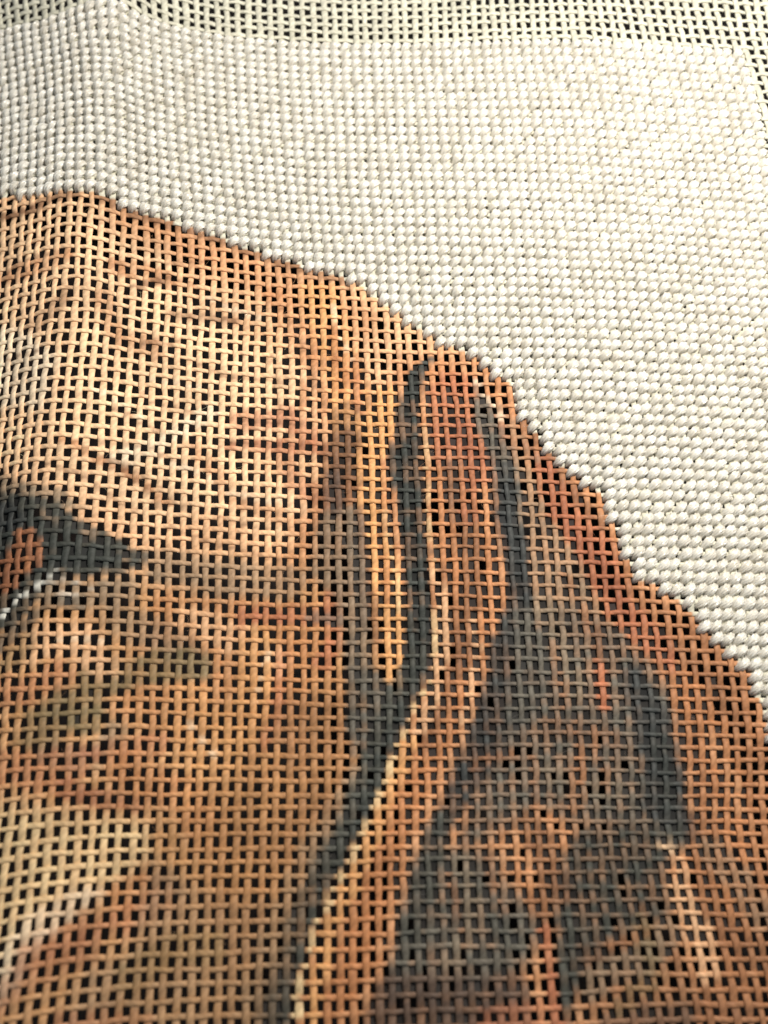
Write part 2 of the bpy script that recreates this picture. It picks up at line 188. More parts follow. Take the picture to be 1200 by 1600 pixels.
-56,-210,-1171,-46,65,-1180,-36,339,-1184,-26,612,-1187,-19,885,-1188,-15,1158,-1193,-16,1431,-1200,-20,1705,-1208,-25,1980,-1216,-30,2256,-1224,-33,2534,
-1233,-33,2812,-1241,-31,3092,-1250,-26,3372,-1259,-21,3651,-1269,-16,3931,-1282,-12,4210,-1294,-10,4490,-1307,-9,4770,-1320,-11,5049,-1333,-14,5329,-1345,
-19,5608,-1357,-24,5888,-1369,-31,6168,-1381,-37,6447,-1392,-44,6728,-1403,-50,7008,-1414,-56,7289,-1425,-63,7570,-1436,-69,-7269,-1904,-588,-6995,-1841,
-554,-6720,-1779,-517,-6445,-1717,-477,-6169,-1655,-434,-5893,-1595,-386,-5617,-1537,-332,-5342,-1484,-271,-5068,-1440,-199,-4796,-1408,-113,-4529,-1389,
-12,-4258,-1377,79,-3962,-1376,100,-3662,-1380,66,-3362,-1388,18,-3069,-1399,-20,-2776,-1413,-45,-2482,-1429,-56,-2191,-1447,-66,-1901,-1463,-72,-1612,
-1478,-75,-1325,-1491,-74,-1039,-1504,-70,-754,-1512,-62,-474,-1521,-53,-197,-1530,-42,77,-1536,-31,351,-1539,-21,624,-1541,-14,896,-1546,-12,1168,-1554,
-15,1441,-1562,-20,1715,-1570,-27,1990,-1578,-32,2266,-1585,-36,2542,-1592,-38,2820,-1599,-37,3099,-1606,-34,3378,-1612,-29,3658,-1621,-25,3939,-1631,-21,
4219,-1643,-19,4499,-1655,-18,4778,-1668,-21,5057,-1680,-25,5335,-1692,-31,5613,-1703,-37,5892,-1714,-44,6171,-1725,-51,6450,-1735,-58,6729,-1745,-65,7009,
-1755,-71,7290,-1765,-78,7571,-1776,-84,-7245,-2298,-583,-6972,-2235,-546,-6698,-2173,-506,-6423,-2111,-464,-6149,-2050,-417,-5874,-1989,-367,-5600,-1931,
-312,-5325,-1877,-250,-5052,-1831,-180,-4781,-1797,-97,-4514,-1782,-2,-4243,-1773,87,-3952,-1764,112,-3651,-1762,76,-3349,-1765,26,-3054,-1773,-16,-2763,
-1786,-42,-2471,-1803,-53,-2180,-1820,-63,-1890,-1837,-70,-1601,-1852,-73,-1313,-1863,-72,-1027,-1873,-68,-743,-1879,-59,-463,-1885,-49,-186,-1891,-38,
88,-1896,-27,361,-1900,-18,633,-1905,-13,905,-1912,-12,1177,-1920,-16,1450,-1929,-22,1724,-1935,-29,1998,-1941,-36,2273,-1946,-41,2549,-1951,-44,2826,-1958,
-45,3103,-1965,-44,3382,-1972,-41,3663,-1978,-37,3944,-1985,-33,4226,-1995,-31,4506,-2006,-30,4784,-2017,-33,5062,-2029,-38,5339,-2039,-44,5616,-2049,-51,
5893,-2059,-59,6171,-2068,-66,6450,-2078,-72,6729,-2087,-79,7009,-2097,-85,7289,-2106,-92,7570,-2115,-98,-7219,-2693,-575,-6947,-2631,-535,-6673,-2569,
-492,-6400,-2506,-446,-6126,-2445,-398,-5853,-2384,-346,-5580,-2325,-289,-5307,-2270,-227,-5034,-2221,-157,-4762,-2183,-78,-4493,-2165,12,-4224,-2161,96,
-3939,-2151,125,-3639,-2145,87,-3336,-2142,34,-3037,-2147,-11,-2747,-2159,-39,-2457,-2175,-50,-2167,-2192,-59,-1878,-2207,-66,-1590,-2221,-69,-1303,-2230,
-68,-1016,-2236,-62,-733,-2241,-54,-453,-2248,-45,-177,-2254,-34,97,-2259,-24,370,-2265,-16,642,-2272,-12,913,-2280,-12,1185,-2289,-17,1458,-2296,-24,1732,
-2300,-31,2005,-2302,-38,2280,-2307,-45,2555,-2311,-50,2832,-2315,-52,3109,-2323,-53,3387,-2331,-53,3666,-2339,-52,3946,-2347,-49,4228,-2352,-47,4509,-2360,
-46,4787,-2370,-49,5063,-2379,-53,5339,-2387,-59,5615,-2395,-66,5892,-2403,-73,6170,-2412,-79,6448,-2420,-86,6726,-2429,-92,7006,-2437,-98,7286,-2446,-104,
7567,-2455,-110,-7192,-3089,-564,-6919,-3027,-521,-6647,-2965,-475,-6375,-2902,-427,-6102,-2840,-376,-5830,-2779,-321,-5558,-2719,-263,-5286,-2663,-201,
-5014,-2612,-132,-4743,-2569,-56,-4472,-2546,29,-4201,-2543,107,-3922,-2535,138,-3623,-2526,98,-3320,-2518,44,-3018,-2520,-5,-2729,-2532,-35,-2441,-2546,
-45,-2153,-2560,-54,-1865,-2574,-60,-1579,-2587,-63,-1293,-2598,-63,-1008,-2606,-59,-725,-2609,-50,-445,-2613,-40,-169,-2617,-30,105,-2622,-20,377,-2629,
-13,649,-2636,-10,920,-2645,-11,1192,-2653,-16,1464,-2659,-23,1738,-2659,-31,2012,-2662,-40,2286,-2666,-49,2562,-2671,-56,2839,-2675,-60,3116,-2681,-63,
3392,-2690,-65,3669,-2699,-66,3946,-2708,-67,4224,-2715,-66,4505,-2720,-66,4783,-2724,-67,5060,-2729,-70,5335,-2735,-75,5611,-2741,-81,5888,-2747,-86,6165,
-2754,-92,6443,-2762,-97,6721,-2770,-103,7001,-2778,-109,7281,-2786,-114,7562,-2795,-120,-7162,-3486,-552,-6891,-3423,-505,-6619,-3361,-457,-6348,-3298,
-405,-6077,-3236,-352,-5805,-3174,-295,-5534,-3113,-236,-5263,-3056,-172,-4993,-3002,-105,-4723,-2957,-32,-4453,-2929,47,-4180,-2928,117,-3900,-2917,150,
-3604,-2906,110,-3302,-2893,54,-2998,-2892,2,-2711,-2902,-29,-2424,-2914,-38,-2138,-2926,-46,-1852,-2938,-52,-1567,-2949,-55,-1283,-2960,-55,-1000,-2970,
-52,-718,-2974,-45,-438,-2978,-35,-162,-2980,-25,111,-2984,-15,383,-2990,-8,655,-2997,-5,926,-3005,-7,1198,-3012,-12,1471,-3016,-20,1744,-3019,-29,2018,
-3021,-40,2292,-3022,-50,2568,-3026,-60,2845,-3031,-67,3121,-3038,-72,3397,-3046,-77,3673,-3055,-80,3948,-3062,-83,4224,-3068,-84,4501,-3072,-85,4777,-3074,
-85,5053,-3077,-88,5329,-3080,-91,5604,-3085,-95,5881,-3090,-99,6158,-3096,-103,6436,-3103,-108,6715,-3110,-112,6994,-3118,-117,7275,-3126,-123,7556,-3134,
-128,-7132,-3883,-539,-6862,-3819,-489,-6591,-3756,-438,-6321,-3693,-384,-6050,-3630,-327,-5780,-3568,-268,-5509,-3507,-207,-5239,-3448,-143,-4969,-3392,
-75,-4699,-3344,-5,-4429,-3308,69,-4153,-3306,130,-3873,-3295,161,-3581,-3280,122,-3283,-3267,65,-2979,-3262,11,-2694,-3270,-22,-2409,-3279,-30,-2123,-3289,
-37,-1839,-3298,-42,-1555,-3306,-44,-1273,-3315,-44,-991,-3322,-41,-710,-3329,-35,-432,-3336,-28,-156,-3340,-18,116,-3342,-8,389,-3348,-2,661,-3356,0,933,
-3362,-1,1205,-3368,-6,1477,-3371,-15,1749,-3374,-26,2023,-3374,-38,2297,-3373,-50,2572,-3376,-62,2848,-3383,-72,3124,-3390,-81,3400,-3398,-87,3675,-3405,
-93,3949,-3411,-97,4223,-3415,-100,4496,-3417,-102,4770,-3419,-103,5045,-3420,-104,5319,-3423,-105,5595,-3427,-107,5872,-3431,-110,6149,-3437,-113,6428,
-3443,-116,6707,-3450,-120,6987,-3458,-125,7268,-3465,-130,7549,-3473,-135,-7102,-4279,-527,-6833,-4215,-474,-6563,-4151,-419,-6293,-4088,-362,-6024,-4025,
-303,-5754,-3962,-242,-5485,-3900,-178,-5215,-3839,-112,-4944,-3782,-45,-4672,-3731,24,-4398,-3691,91,-4123,-3677,147,-3845,-3668,174,-3557,-3650,136,-3264,
-3637,77,-2964,-3626,22,-2680,-3636,-13,-2396,-3644,-20,-2111,-3650,-26,-1827,-3655,-30,-1545,-3662,-33,-1264,-3667,-32,-983,-3671,-29,-704,-3678,-24,-427,
-3687,-18,-151,-3694,-10,123,-3700,-2,396,-3706,4,668,-3711,7,939,-3716,6,1210,-3719,1,1481,-3721,-7,1753,-3722,-19,2025,-3721,-33,2297,-3720,-47,2571,
-3724,-62,2846,-3730,-76,3123,-3738,-87,3399,-3745,-96,3674,-3750,-104,3946,-3754,-110,4217,-3756,-114,4488,-3757,-117,4761,-3759,-118,5034,-3760,-118,
5309,-3763,-117,5585,-3766,-118,5862,-3771,-119,6141,-3777,-121,6420,-3783,-124,6700,-3790,-127,6980,-3797,-132,7261,-3804,-136,7543,-3811,-141,-7073,-4675,
-517,-6804,-4610,-461,-6535,-4546,-403,-6267,-4482,-343,-5999,-4418,-281,-5730,-4355,-217,-5461,-4292,-151,-5192,-4231,-83,-4921,-4172,-14,-4649,-4117,
54,-4371,-4073,117,-4096,-4046,167,-3820,-4034,188,-3536,-4018,150,-3246,-4004,90,-2952,-3989,36,-2670,-4000,-2,-2387,-4008,-10,-2104,-4012,-15,-1820,-4013,
-18,-1538,-4018,-21,-1256,-4025,-22,-977,-4031,-19,-699,-4033,-14,-422,-4040,-8,-146,-4047,-1,129,-4054,6,402,-4059,12,674,-4062,16,944,-4064,16,1214,-4064,
12,1484,-4065,3,1753,-4064,-10,2023,-4063,-25,2293,-4064,-43,2565,-4068,-61,2838,-4074,-77,3113,-4080,-91,3389,-4085,-103,3663,-4088,-113,3935,-4091,-121,
4206,-4092,-127,4475,-4093,-129,4747,-4095,-129,5021,-4097,-128,5297,-4100,-127,5575,-4104,-126,5853,-4110,-127,6133,-4116,-128,6413,-4122,-131,6694,-4129,
-134,6975,-4136,-138,7256,-4143,-143,7538,-4150,-148,-7044,-5070,-510,-6776,-5005,-451,-6509,-4939,-390,-6242,-4875,-328,-5974,-4810,-263,-5707,-4746,-195,
-5440,-4683,-127,-5172,-4621,-56,-4902,-4561,14,-4631,-4504,83,-4355,-4454,145,-4073,-4414,191,-3795,-4398,204,-3514,-4382,166,-3229,-4367,106,-2940,-4355,
49,-2660,-4363,10,-2380,-4370,3,-2098,-4372,-2,-1815,-4372,-6,-1533,-4374,-8,-1252,-4380,-9,-973,-4387,-9,-694,-4389,-4,-417,-4391,3,-141,-4396,10,135,
-4401,17,408,-4405,23,678,-4404,27,947,-4403,28,1216,-4402,24,1484,-4402,15,1753,-4401,2,2019,-4400,-15,2286,-4402,-35,2553,-4406,-56,2823,-4411,-75,3096,
-4415,-92,3370,-4418,-106,3645,-4421,-119,3918,-4423,-129,4186,-4424,-136,4457,-4425,-138,4731,-4427,-138,5008,-4431,-136,5287,-4436,-134,5567,-4441,-133,
5848,-4447,-134,6129,-4454,-135,6410,-4461,-138,6691,-4467,-142,6973,-4474,-147,7254,-4481,-151,7536,-4487,-157,-7017,-5464,-507,-6750,-5397,-445,-6484,
-5332,-382,-6218,-5266,-316,-5952,-5201,-248,-5686,-5137,-178,-5420,-5073,-106,-5154,-5010,-34,-4886,-4950,39,-4616,-4891,110,-4343,-4838,174,-4059,-4793,
215,-3772,-4765,221,-3493,-4746,184,-3213,-4729,124,-2929,-4717,66,-2652,-4723,24,-2373,-4728,18,-2092,-4729,13,-1809,-4728,9,-1528,-4728,6,-1248,-4728,
5,-969,-4732,5,-691,-4734,9,-413,-4735,15,-137,-4736,22,138,-4737,30,410,-4736,37,680,-4734,42,949,-4734,42,1215,-4732,38,1483,-4731,29,1750,-4731,15,2014,
-4732,-4,2278,-4733,-25,2541,-4736,-47,2807,-4740,-69,3075,-4743,-88,3342,-4743,-105,3611,-4745,-121,3881,-4748,-134,4157,-4750,-141,4437,-4754,-143,4718,
-4759,-142,5001,-4765,-141,5283,-4771,-140,5565,-4778,-140,5847,-4786,-141,6128,-4793,-144,6410,-4799,-147,6692,-4806,-152,6974,-4813,-157,7256,-4819,-162,
7538,-4825,-168,-6991,-5856,-509,-6725,-5789,-444,-6460,-5722,-378,-6195,-5656,-309,-5931,-5590,-238,-5667,-5525,-166,-5402,-5461,-91,-5137,-5399,-16,-4871,
-5338,60,-4603,-5279,133,-4331,-5223,199,-4048,-5171,242,-3757,-5134,241,-3476,-5109,204,-3199,-5096,141,-2920,-5079,84,-2643,-5082,40,-2365,-5083,34,-2086,
-5083,29,-1805,-5080,25,-1524,-5079,21,-1244,-5077,19,-965,-5077,19,-687,-5076,22,-411,-5075,28,-135,-5072,36,139,-5068,44,410,-5063,52,681,-5062,57,949,
-5061,57,1216,-5059,52,1482,-5060,42,1747,-5061,28,2011,-5062,8,2274,-5063,-14,2536,-5064,-37,2798,-5064,-59,3062,-5067,-80,3327,-5069,-100,3591,-5070,
-119,3860,-5071,-133,4143,-5076,-141,4431,-5083,-144,4717,-5091,-145,5002,-5100,-145,5286,-5109,-146,5569,-5117,-147,5852,-5125,-150,6134,-5132,-154,6416,
-5139,-159,6698,-5145,-164,6979,-5151,-170,7261,-5157,-177,7543,-5162,-183,-6966,-6247,-514,-6701,-6178,-447,-6437,-6111,-378,-6174,-6043,-307,-5911,-5977,
-234,-5648,-5911,-158,-5386,-5847,-81,-5123,-5784,-3,-4858,-5724,75,-4593,-5665,151,-4322,-5610,220,-4044,-5558,266,-3749,-5508,264,-3466,-5477,225,-3189,
-5459,161,-2912,-5442,103,-2633,-5440,58,-2358,-5439,52,-2080,-5436,46,-1800,-5432,41,-1519,-5429,36,-1239,-5427,32,-961,-5425,31,-684,-5422,34,-407,-5419,
39,-132,-5413,47,141,-5406,55,413,-5399,63,683,-5395,68,952,-5393,68,1219,-5393,63,1485,-5393,53,1750,-5395,37,2015,-5397,18,2280,-5398,-4,2545,-5398,-27,
2810,-5397,-50,3078,-5397,-72,3347,-5399,-93,3614,-5403,-113,3883,-5403,-129,4163,-5409,-139,4447,-5419,-145,4731,-5430,-148,5015,-5440,-151,5299,-5450,
-154,5581,-5458,-158,5863,-5466,-162,6145,-5473,-168,6426,-5479,-174,6708,-5484,-181,6989,-5490,-188,7271,-5494,-195,7553,-5499,-202,-6942,-6634,-524,-6678,
-6565,-454,-6416,-6496,-383,-6153,-6428,-309,-5892,-6360,-234,-5631,-6294,-156,-5370,-6229,-77,-5109,-6167,4,-4847,-6107,85,-4583,-6049,163,-4316,-5995,
235,-4043,-5945,286,-3751,-5890,288,-3465,-5853,247,-3184,-5828,182,-2908,-5811,122,-2624,-5804,75,-2350,-5801,68,-2076,-5796,61,-1797,-5790,54,-1513,-5786,
48,-1231,-5784,42,-954,-5782,40,-678,-5778,42,-401,-5775,45,-126,-5767,52,146,-5757,61,417,-5747,69,687,-5742,73,955,-5739,73,1224,-5739,68,1493,-5739,
57,1760,-5742,42,2028,-5744,23,2296,-5743,1,2565,-5742,-21,2836,-5741,-44,3106,-5741,-66,3379,-5744,-88,3654,-5747,-108,3927,-5749,-124,4200,-5757,-138,
4478,-5767,-147,4758,-5777,-154,5038,-5787,-160,5319,-5795,-165,5600,-5802,-171,5880,-5809,-178,6161,-5815,-185,6442,-5820,-192,6723,-5824,-200,7004,-5828,
-209,7285,-5832,-217,7567,-5836,-225,-6919,-7019,-538,-6656,-6949,-466,-6394,-6878,-392,-6133,-6809,-316,-5873,-6740,-238,-5614,-6673,-158,-5355,-6608,
-76,-5095,-6545,6,-4835,-6484,89,-4574,-6427,170,-4310,-6374,245,-4039,-6325,302,-3757,-6274,311,-3470,-6235,269,-3181,-6205,201,-2905,-6194,138,-2616,
-6179,90,-2342,-6172,81,-2068,-6167,72,-1790,-6164,62,-1505,-6161,53,-1222,-6156,47,-944,-6154,43,-666,-6152,43,-388,-6149,45,-116,-6138,52,154,-6126,60,
423,-6117,67,694,-6112,70,965,-6107,70,1235,-6107,64,1504,-6107,54,1775,-6106,39,2046,-6104,22,2318,-6101,3,2591,-6099,-18,2863,-6099,-41,3135,-6101,-64,
3408,-6104,-86,3685,-6108,-106,3962,-6112,-123,4237,-6117,-138,4513,-6124,-151,4790,-6131,-161,5067,-6138,-171,5345,-6143,-179,5624,-6149,-188,5903,-6153,
-196,6182,-6157,-205,6462,-6161,-215,6742,-6164,-224,7023,-6167,-234,7304,-6170,-243,7585,-6173,-253,-6895,-7400,-554,-6634,-7328,-480,-6373,-7257,-404,
-6114,-7185,-326,-5855,-7115,-246,-5597,-7047,-164,-5339,-6981,-80,-5081,-6917,5,-4823,-6856,90,-4564,-6799,173,-4302,-6746,251,-4036,-6698,313,-3764,-6655,
331,-3474,-6612,290,-3185,-6584,218,-2901,-6570,155,-2611,-6556,105,-2334,-6549,92,-2057,-6544,79,-1778,-6540,68,-1497,-6537,57,-1215,-6535,48,-934,-6536,
42,-655,-6533,40,-380,-6525,42,-108,-6514,48,161,-6503,55,431,-6493,60,702,-6486,63,976,-6486,61,1250,-6486,55,1521,-6482,46,1794,-6477,34,2067,-6471,18,
2342,-6467,1,2617,-6465,-19,2891,-6465,-41,3166,-6467,-64,3442,-6470,-85,3719,-6474,-105,3997,-6478,-124,4273,-6481,-141,4548,-6484,-157,4822,-6487,-171,
5097,-6490,-184,5373,-6493,-195,5650,-6495,-207,5928,-6498,-218,6206,-6500,-229,6485,-6502,-240,6765,-6504,-251,7045,-6506,-262,7325,-6508,-273,7607,-6509,
-284,-6872,-7776,-574,-6611,-7704,-498,-6352,-7631,-420,-6094,-7558,-340,-5836,-7486,-258,-5579,-7416,-174,-5323,-7348,-88,-5067,-7283,-1,-4810,-7221,86,
-4552,-7162,172,-4292,-7109,252,-4029,-7060,320,-3758,-7018,349,-3476,-6980,312,-3187,-6957,235,-2898,-6944,170,-2606,-6931,119,-2326,-6922,102,-2048,-6918,
86,-1768,-6914,71,-1488,-6912,58,-1206,-6912,48,-926,-6914,40,-648,-6908,37,-373,-6899,38,-101,-6889,42,170,-6878,47,440,-6869,52,712,-6863,53,988,-6863,
50,1265,-6860,45,1540,-6853,37,1815,-6846,26,2090,-6839,12,2367,-6834,-4,2643,-6832,-23,2920,-6831,-44,3198,-6834,-65,3475,-6838,-87,3753,-6842,-108,4030,
-6843,-128,4305,-6842,-147,4579,-6841,-165,4853,-6841,-182,5127,-6841,-199,5402,-6841,-214,5678,-6841,-228,5955,-6842,-242,6232,-6842,-255,6511,-6843,-268,
6790,-6844,-281,7070,-6844,-294,7350,-6845,-307,7631,-6845,-319,-6849,-8149,-596,-6589,-8074,-518,-6331,-8000,-438,-6074,-7925,-356,-5817,-7852,-272,-5562,
-7780,-186,-5307,-7710,-98,-5052,-7643,-9,-4796,-7579,80,-4539,-7519,168,-4280,-7463,251,-4017,-7413,322,-3748,-7370,361,-3471,-7336,331,-3186,-7317,252,
-2895,-7305,186,-2601,-7295,133,-2319,-7288,111,-2040,-7285,91,-1761,-7283,74,-1480,-7282,58,-1199,-7281,46,-920,-7279,38,-642,-7274,34,-366,-7266,33,-92,
-7257,36,181,-7247,39,454,-7240,41,728,-7234,42,1004,-7230,40,1281,-7224,35,1559,-7216,28,1836,-7209,18,2114,-7202,5,2391,-7197,-11,2670,-7195,-29,2949,
-7194,-49,3227,-7196,-70,3504,-7197,-91,3781,-7198,-113,4057,-7197,-134,4331,-7195,-155,4606,-7192,-176,4880,-7190,-196,5155,-7188,-216,5430,-7186,-234,
5706,-7185,-252,5983,-7184,-268,6260,-7183,-284,6538,-7183,-299,6817,-7182,-314,7097,-7182,-328,7377,-7181,-343,7658,-7181,-357,-6826,-8516,-619,-6567,
-8440,-540,-6310,-8364,-458,-6054,-8288,-374,-5799,-8212,-289,-5544,-8138,-201,-5290,-8066,-112,-5036,-7997,-21,-4782,-7931,70,-4526,-7869,160,-4268,-7811,
245,-4006,-7758,319,-3737,-7713,366,-3463,-7681,347,-3183,-7667,267,-2890,-7657,200,-2596,-7650,145,-2313,-7645,119,-2034,-7644,95,-1754,-7643,75,-1474,
-7642,58,-1193,-7640,44,-913,-7637,35,-635,-7632,29,-357,-7625,27,-81,-7617,28,195,-7608,29,470,-7600,31,746,-7593,31,1023,-7586,29,1301,-7579,24,1579,
-7571,18,1858,-7564,8,2136,-7557,-4,2415,-7552,-19,2694,-7549,-36,2973,-7547,-55,3251,-7546,-76,3528,-7545,-97,3805,-7544,-120,4080,-7542,-143,4356,-7539,
-166,4631,-7536,-190,4906,-7533,-213,5182,-7530,-236,5458,-7528,-257,5734,-7526,-277,6011,-7524,-297,6289,-7522,-315,6567,-7521,-332,6846,-7519,-349,7125,
-7518,-365,7405,-7516,-381,7686,-7515,-397,-6802,-8879,-645,-6545,-8801,-563,-6289,-8723,-480,-6034,-8645,-395,-5780,-8567,-308,-5527,-8491,-218,-5274,
-8417,-128,-5021,-8346,-36,-4768,-8277,57,-4513,-8212,148,-4256,-8152,236,-3995,-8097,313,-3727,-8050,366,-3454,-8018,359,-3178,-8008,278,-2886,-8000,210,
-2592,-7995,156,-2307,-7993,126,-2029,-7994,99,-1749,-7994,76,-1468,-7993,56,-1187,-7991,42,-906,-7987,31,-626,-7982,24,-347,-7976,20,-69,-7968,19,209,
-7960,19,487,-7952,19,765,-7943,19,1043,-7935,16,1321,-7927,12,1600,-7919,6,1880,-7911,-4,2159,-7905,-15,2438,-7899,-30,2717,-7895,-46,2995,-7891,-65,3273,
-7888,-85,3550,-7886,-108,3827,-7883,-131,4103,-7880,-156,4380,-7877,-182,4656,-7874,-208,4932,-7871,-233,5209,-7868,-258,5485,-7866,-283,5762,-7863,-306,
6040,-7861,-328,6318,-7859,-348,6596,-7857,-368,6876,-7855,-387,7155,-7853,-405,7436,-7851,-422,7716,-7848,-439,-6779,-9236,-670,-6523,-9157,-588,-6268,
-9077,-503,-6014,-8997,-416,-5761,-8917,-328,-5510,-8839,-237,-5258,-8762,-145,-5006,-8688,-52,-4754,-8617,42,-4501,-8550,135,-4245,-8487,224,-3984,-8430,
304,-3718,-8380,361,-3445,-8347,365,-3172,-8341,285,-2881,-8335,218,-2587,-8333,164,-2302,-8332,131,-2023,-8335,100,-1743,-8336,75,-1462,-8336,54,-1180,
-8334,37,-899,-8331,25,-617,-8326,17,-336,-8320,11,-56,-8312,9,224,-8304,8,504,-8295,7,784,-8286,5,1063,-8277,3,1343,-8268,-1,1622,-8260,-8,1902,-8252,
-17,2181,-8244,-28,2460,-8238,-42,2739,-8232,-58,3017,-8227,-77,3295,-8223,-98,3573,-8220,-122,3850,-8216,-147,4127,-8213,-173,4404,-8210,-201,4681,-8207,
-229,4958,-8205,-257,5235,-8202,-284,5513,-8200,-311,5791,-8197,-337,6069,-8195,-361,6348,-8193,-384,6627,-8191,-406,6906,-8188,-426,7186,-8186,-446,7467,
-8183,-465,7748,-8181,-483,-6757,-9588,-696,-6501,-9507,-612,-6247,-9425,-526,-5995,-9343,-439,-5744,-9261,-349,-5493,-9181,-257,-5243,-9102,-164,-4992,
-9026,-70,-4741,-8952,25,-4489,-8882,120,-4234,-8817,210,-3975,-8757,293,-3709,-8705,354,-3437,-8669,368,-3167,-8666,290,-2877,-8663,224,-2582,-8663,170,
-2296,-8664,134,-2018,-8668,102,-1737,-8670,74,-1456,-8671,51,-1173,-8670,32,-890,-8667,19,-607,-8663,9,-324,-8657,2,-42,-8649,-2,240,-8641,-5,522,-8632,
-6,803,-8622,-9,1083,-8613,-12,1364,-8603,-16,1644,-8594,-22,1924,-8585,-31,2203,-8577,-42,2482,-8569,-56,2761,-8563,-72,3039,-8557,-92,3317,-8552,-114,
3595,-8548,-138,3873,-8544,-165,4151,-8541,-193,4428,-8538,-223,4706,-8536,-253,4984,-8534,-283,5262,-8531,-312,5541,-8529,-341,5820,-8528,-369,6099,-8526,
-396,6378,-8524,-421,6658,-8522,-445,6937,-8520,-468,7218,-8517,-489,7498,-8514,-509,7780,-8511,-528,-6734,-9934,-721,-6480,-9851,-636,-6227,-9767,-549,
-5976,-9683,-460,-5726,-9599,-369,-5476,-9517,-277,-5227,-9436,-183,-4978,-9357,-87,-4728,-9281,9,-4477,-9208,104,-4223,-9140,196,-3966,-9078,281,-3701,
-9023,347,-3430,-8985,370,-3162,-8985,294,-2872,-8984,229,-2578,-8985,175,-2290,-8987,138,-2012,-8993,103,-1731,-8997,73,-1449,-8999,48,-1166,-8999,28,
-882,-8997,13,-597,-8993,1,-312,-8987,-7,-28,-8980,-12,256,-8971,-16,539,-8962,-19,822,-8952,-22,1104,-8942,-25,1385,-8931,-30,1666,-8921,-36,1946,-8912,
-45,2226,-8902,-56,2505,-8894,-70,2783,-8887,-86,3062,-8880,-107,3340,-8875,-130,3618,-8871,-156,3896,-8867,-184,4175,-8864,-214,4453,-8861,-245,4732,-8859,
-277,5011,-8858,-309,5290,-8856,-341,5569,-8855,-372,5848,-8854,-402,6128,-8853,-431,6408,-8851,-459,6688,-8850,-485,6969,-8848,-509,7249,-8846,-532,7530,
-8843,-553,7812,-8840,-574], dtype=float).reshape(len(VS), len(US), 3) * (0.01 * MM)
OUTLINE = np.array([(-60.22, -33.98), (-35.61, -28.2), (-31.38, -27.72), (-26.74, -27.33), (-24.64, -27.21), (-22.29, -26.6), (-18.5, -26.12), (-15.05, -25.38), (-11.02, -24.11), (-8.05, -23.26), (-3.79, -22.34), (-1.38, -21.46), (0.36, -19.91), (2.1, -18.71), (3.81, -17.2), (5.55, -16.18), (7.29, -15.41), (9.29, -14.51), (10.67, -13.29), (12.04, -12.06), (12.42, -9.91), (13.67, -7.81), (14.91, -5.76), (16.45, -4.06), (17.48, -3.12), (19.07, -2.15), (19.77, -0.75), (20.15, 1.19), (20.79, 3.38), (21.46, 5.0), (23.55, 6.01), (25.08, 7.03), (26.55, 8.56), (28.0, 10.35), (29.47, 11.89), (30.48, 12.66), (30.85, 14.51), (31.52, 16.36), (31.89, 17.94), (32.75, 23.21), (32.36, 30.65), (30.59, 39.33), (27.87, 54.27), (70.0, 54.27), (70.0, -90.0), (-70.0, -90.0)])            # edge of the head, in threads
EAR = np.array([(0.44, -10.66), (5.42, -14.44), (9.24, -13.89), (12.04, -8.98), (17.1, -2.08), (19.91, 3.95), (24.97, 8.09), (29.24, 14.27), (30.28, 25.85), (28.75, 32.96), (19.17, 35.08), (12.28, 34.11), (-0.64, 33.89), (1.61, 20.82), (-2.49, 18.42), (-3.36, 0.09)])                    # the ear, in threads
TOP_ROW, RIGHT_COL = -48, 38  # border of the stitched ground, in threads
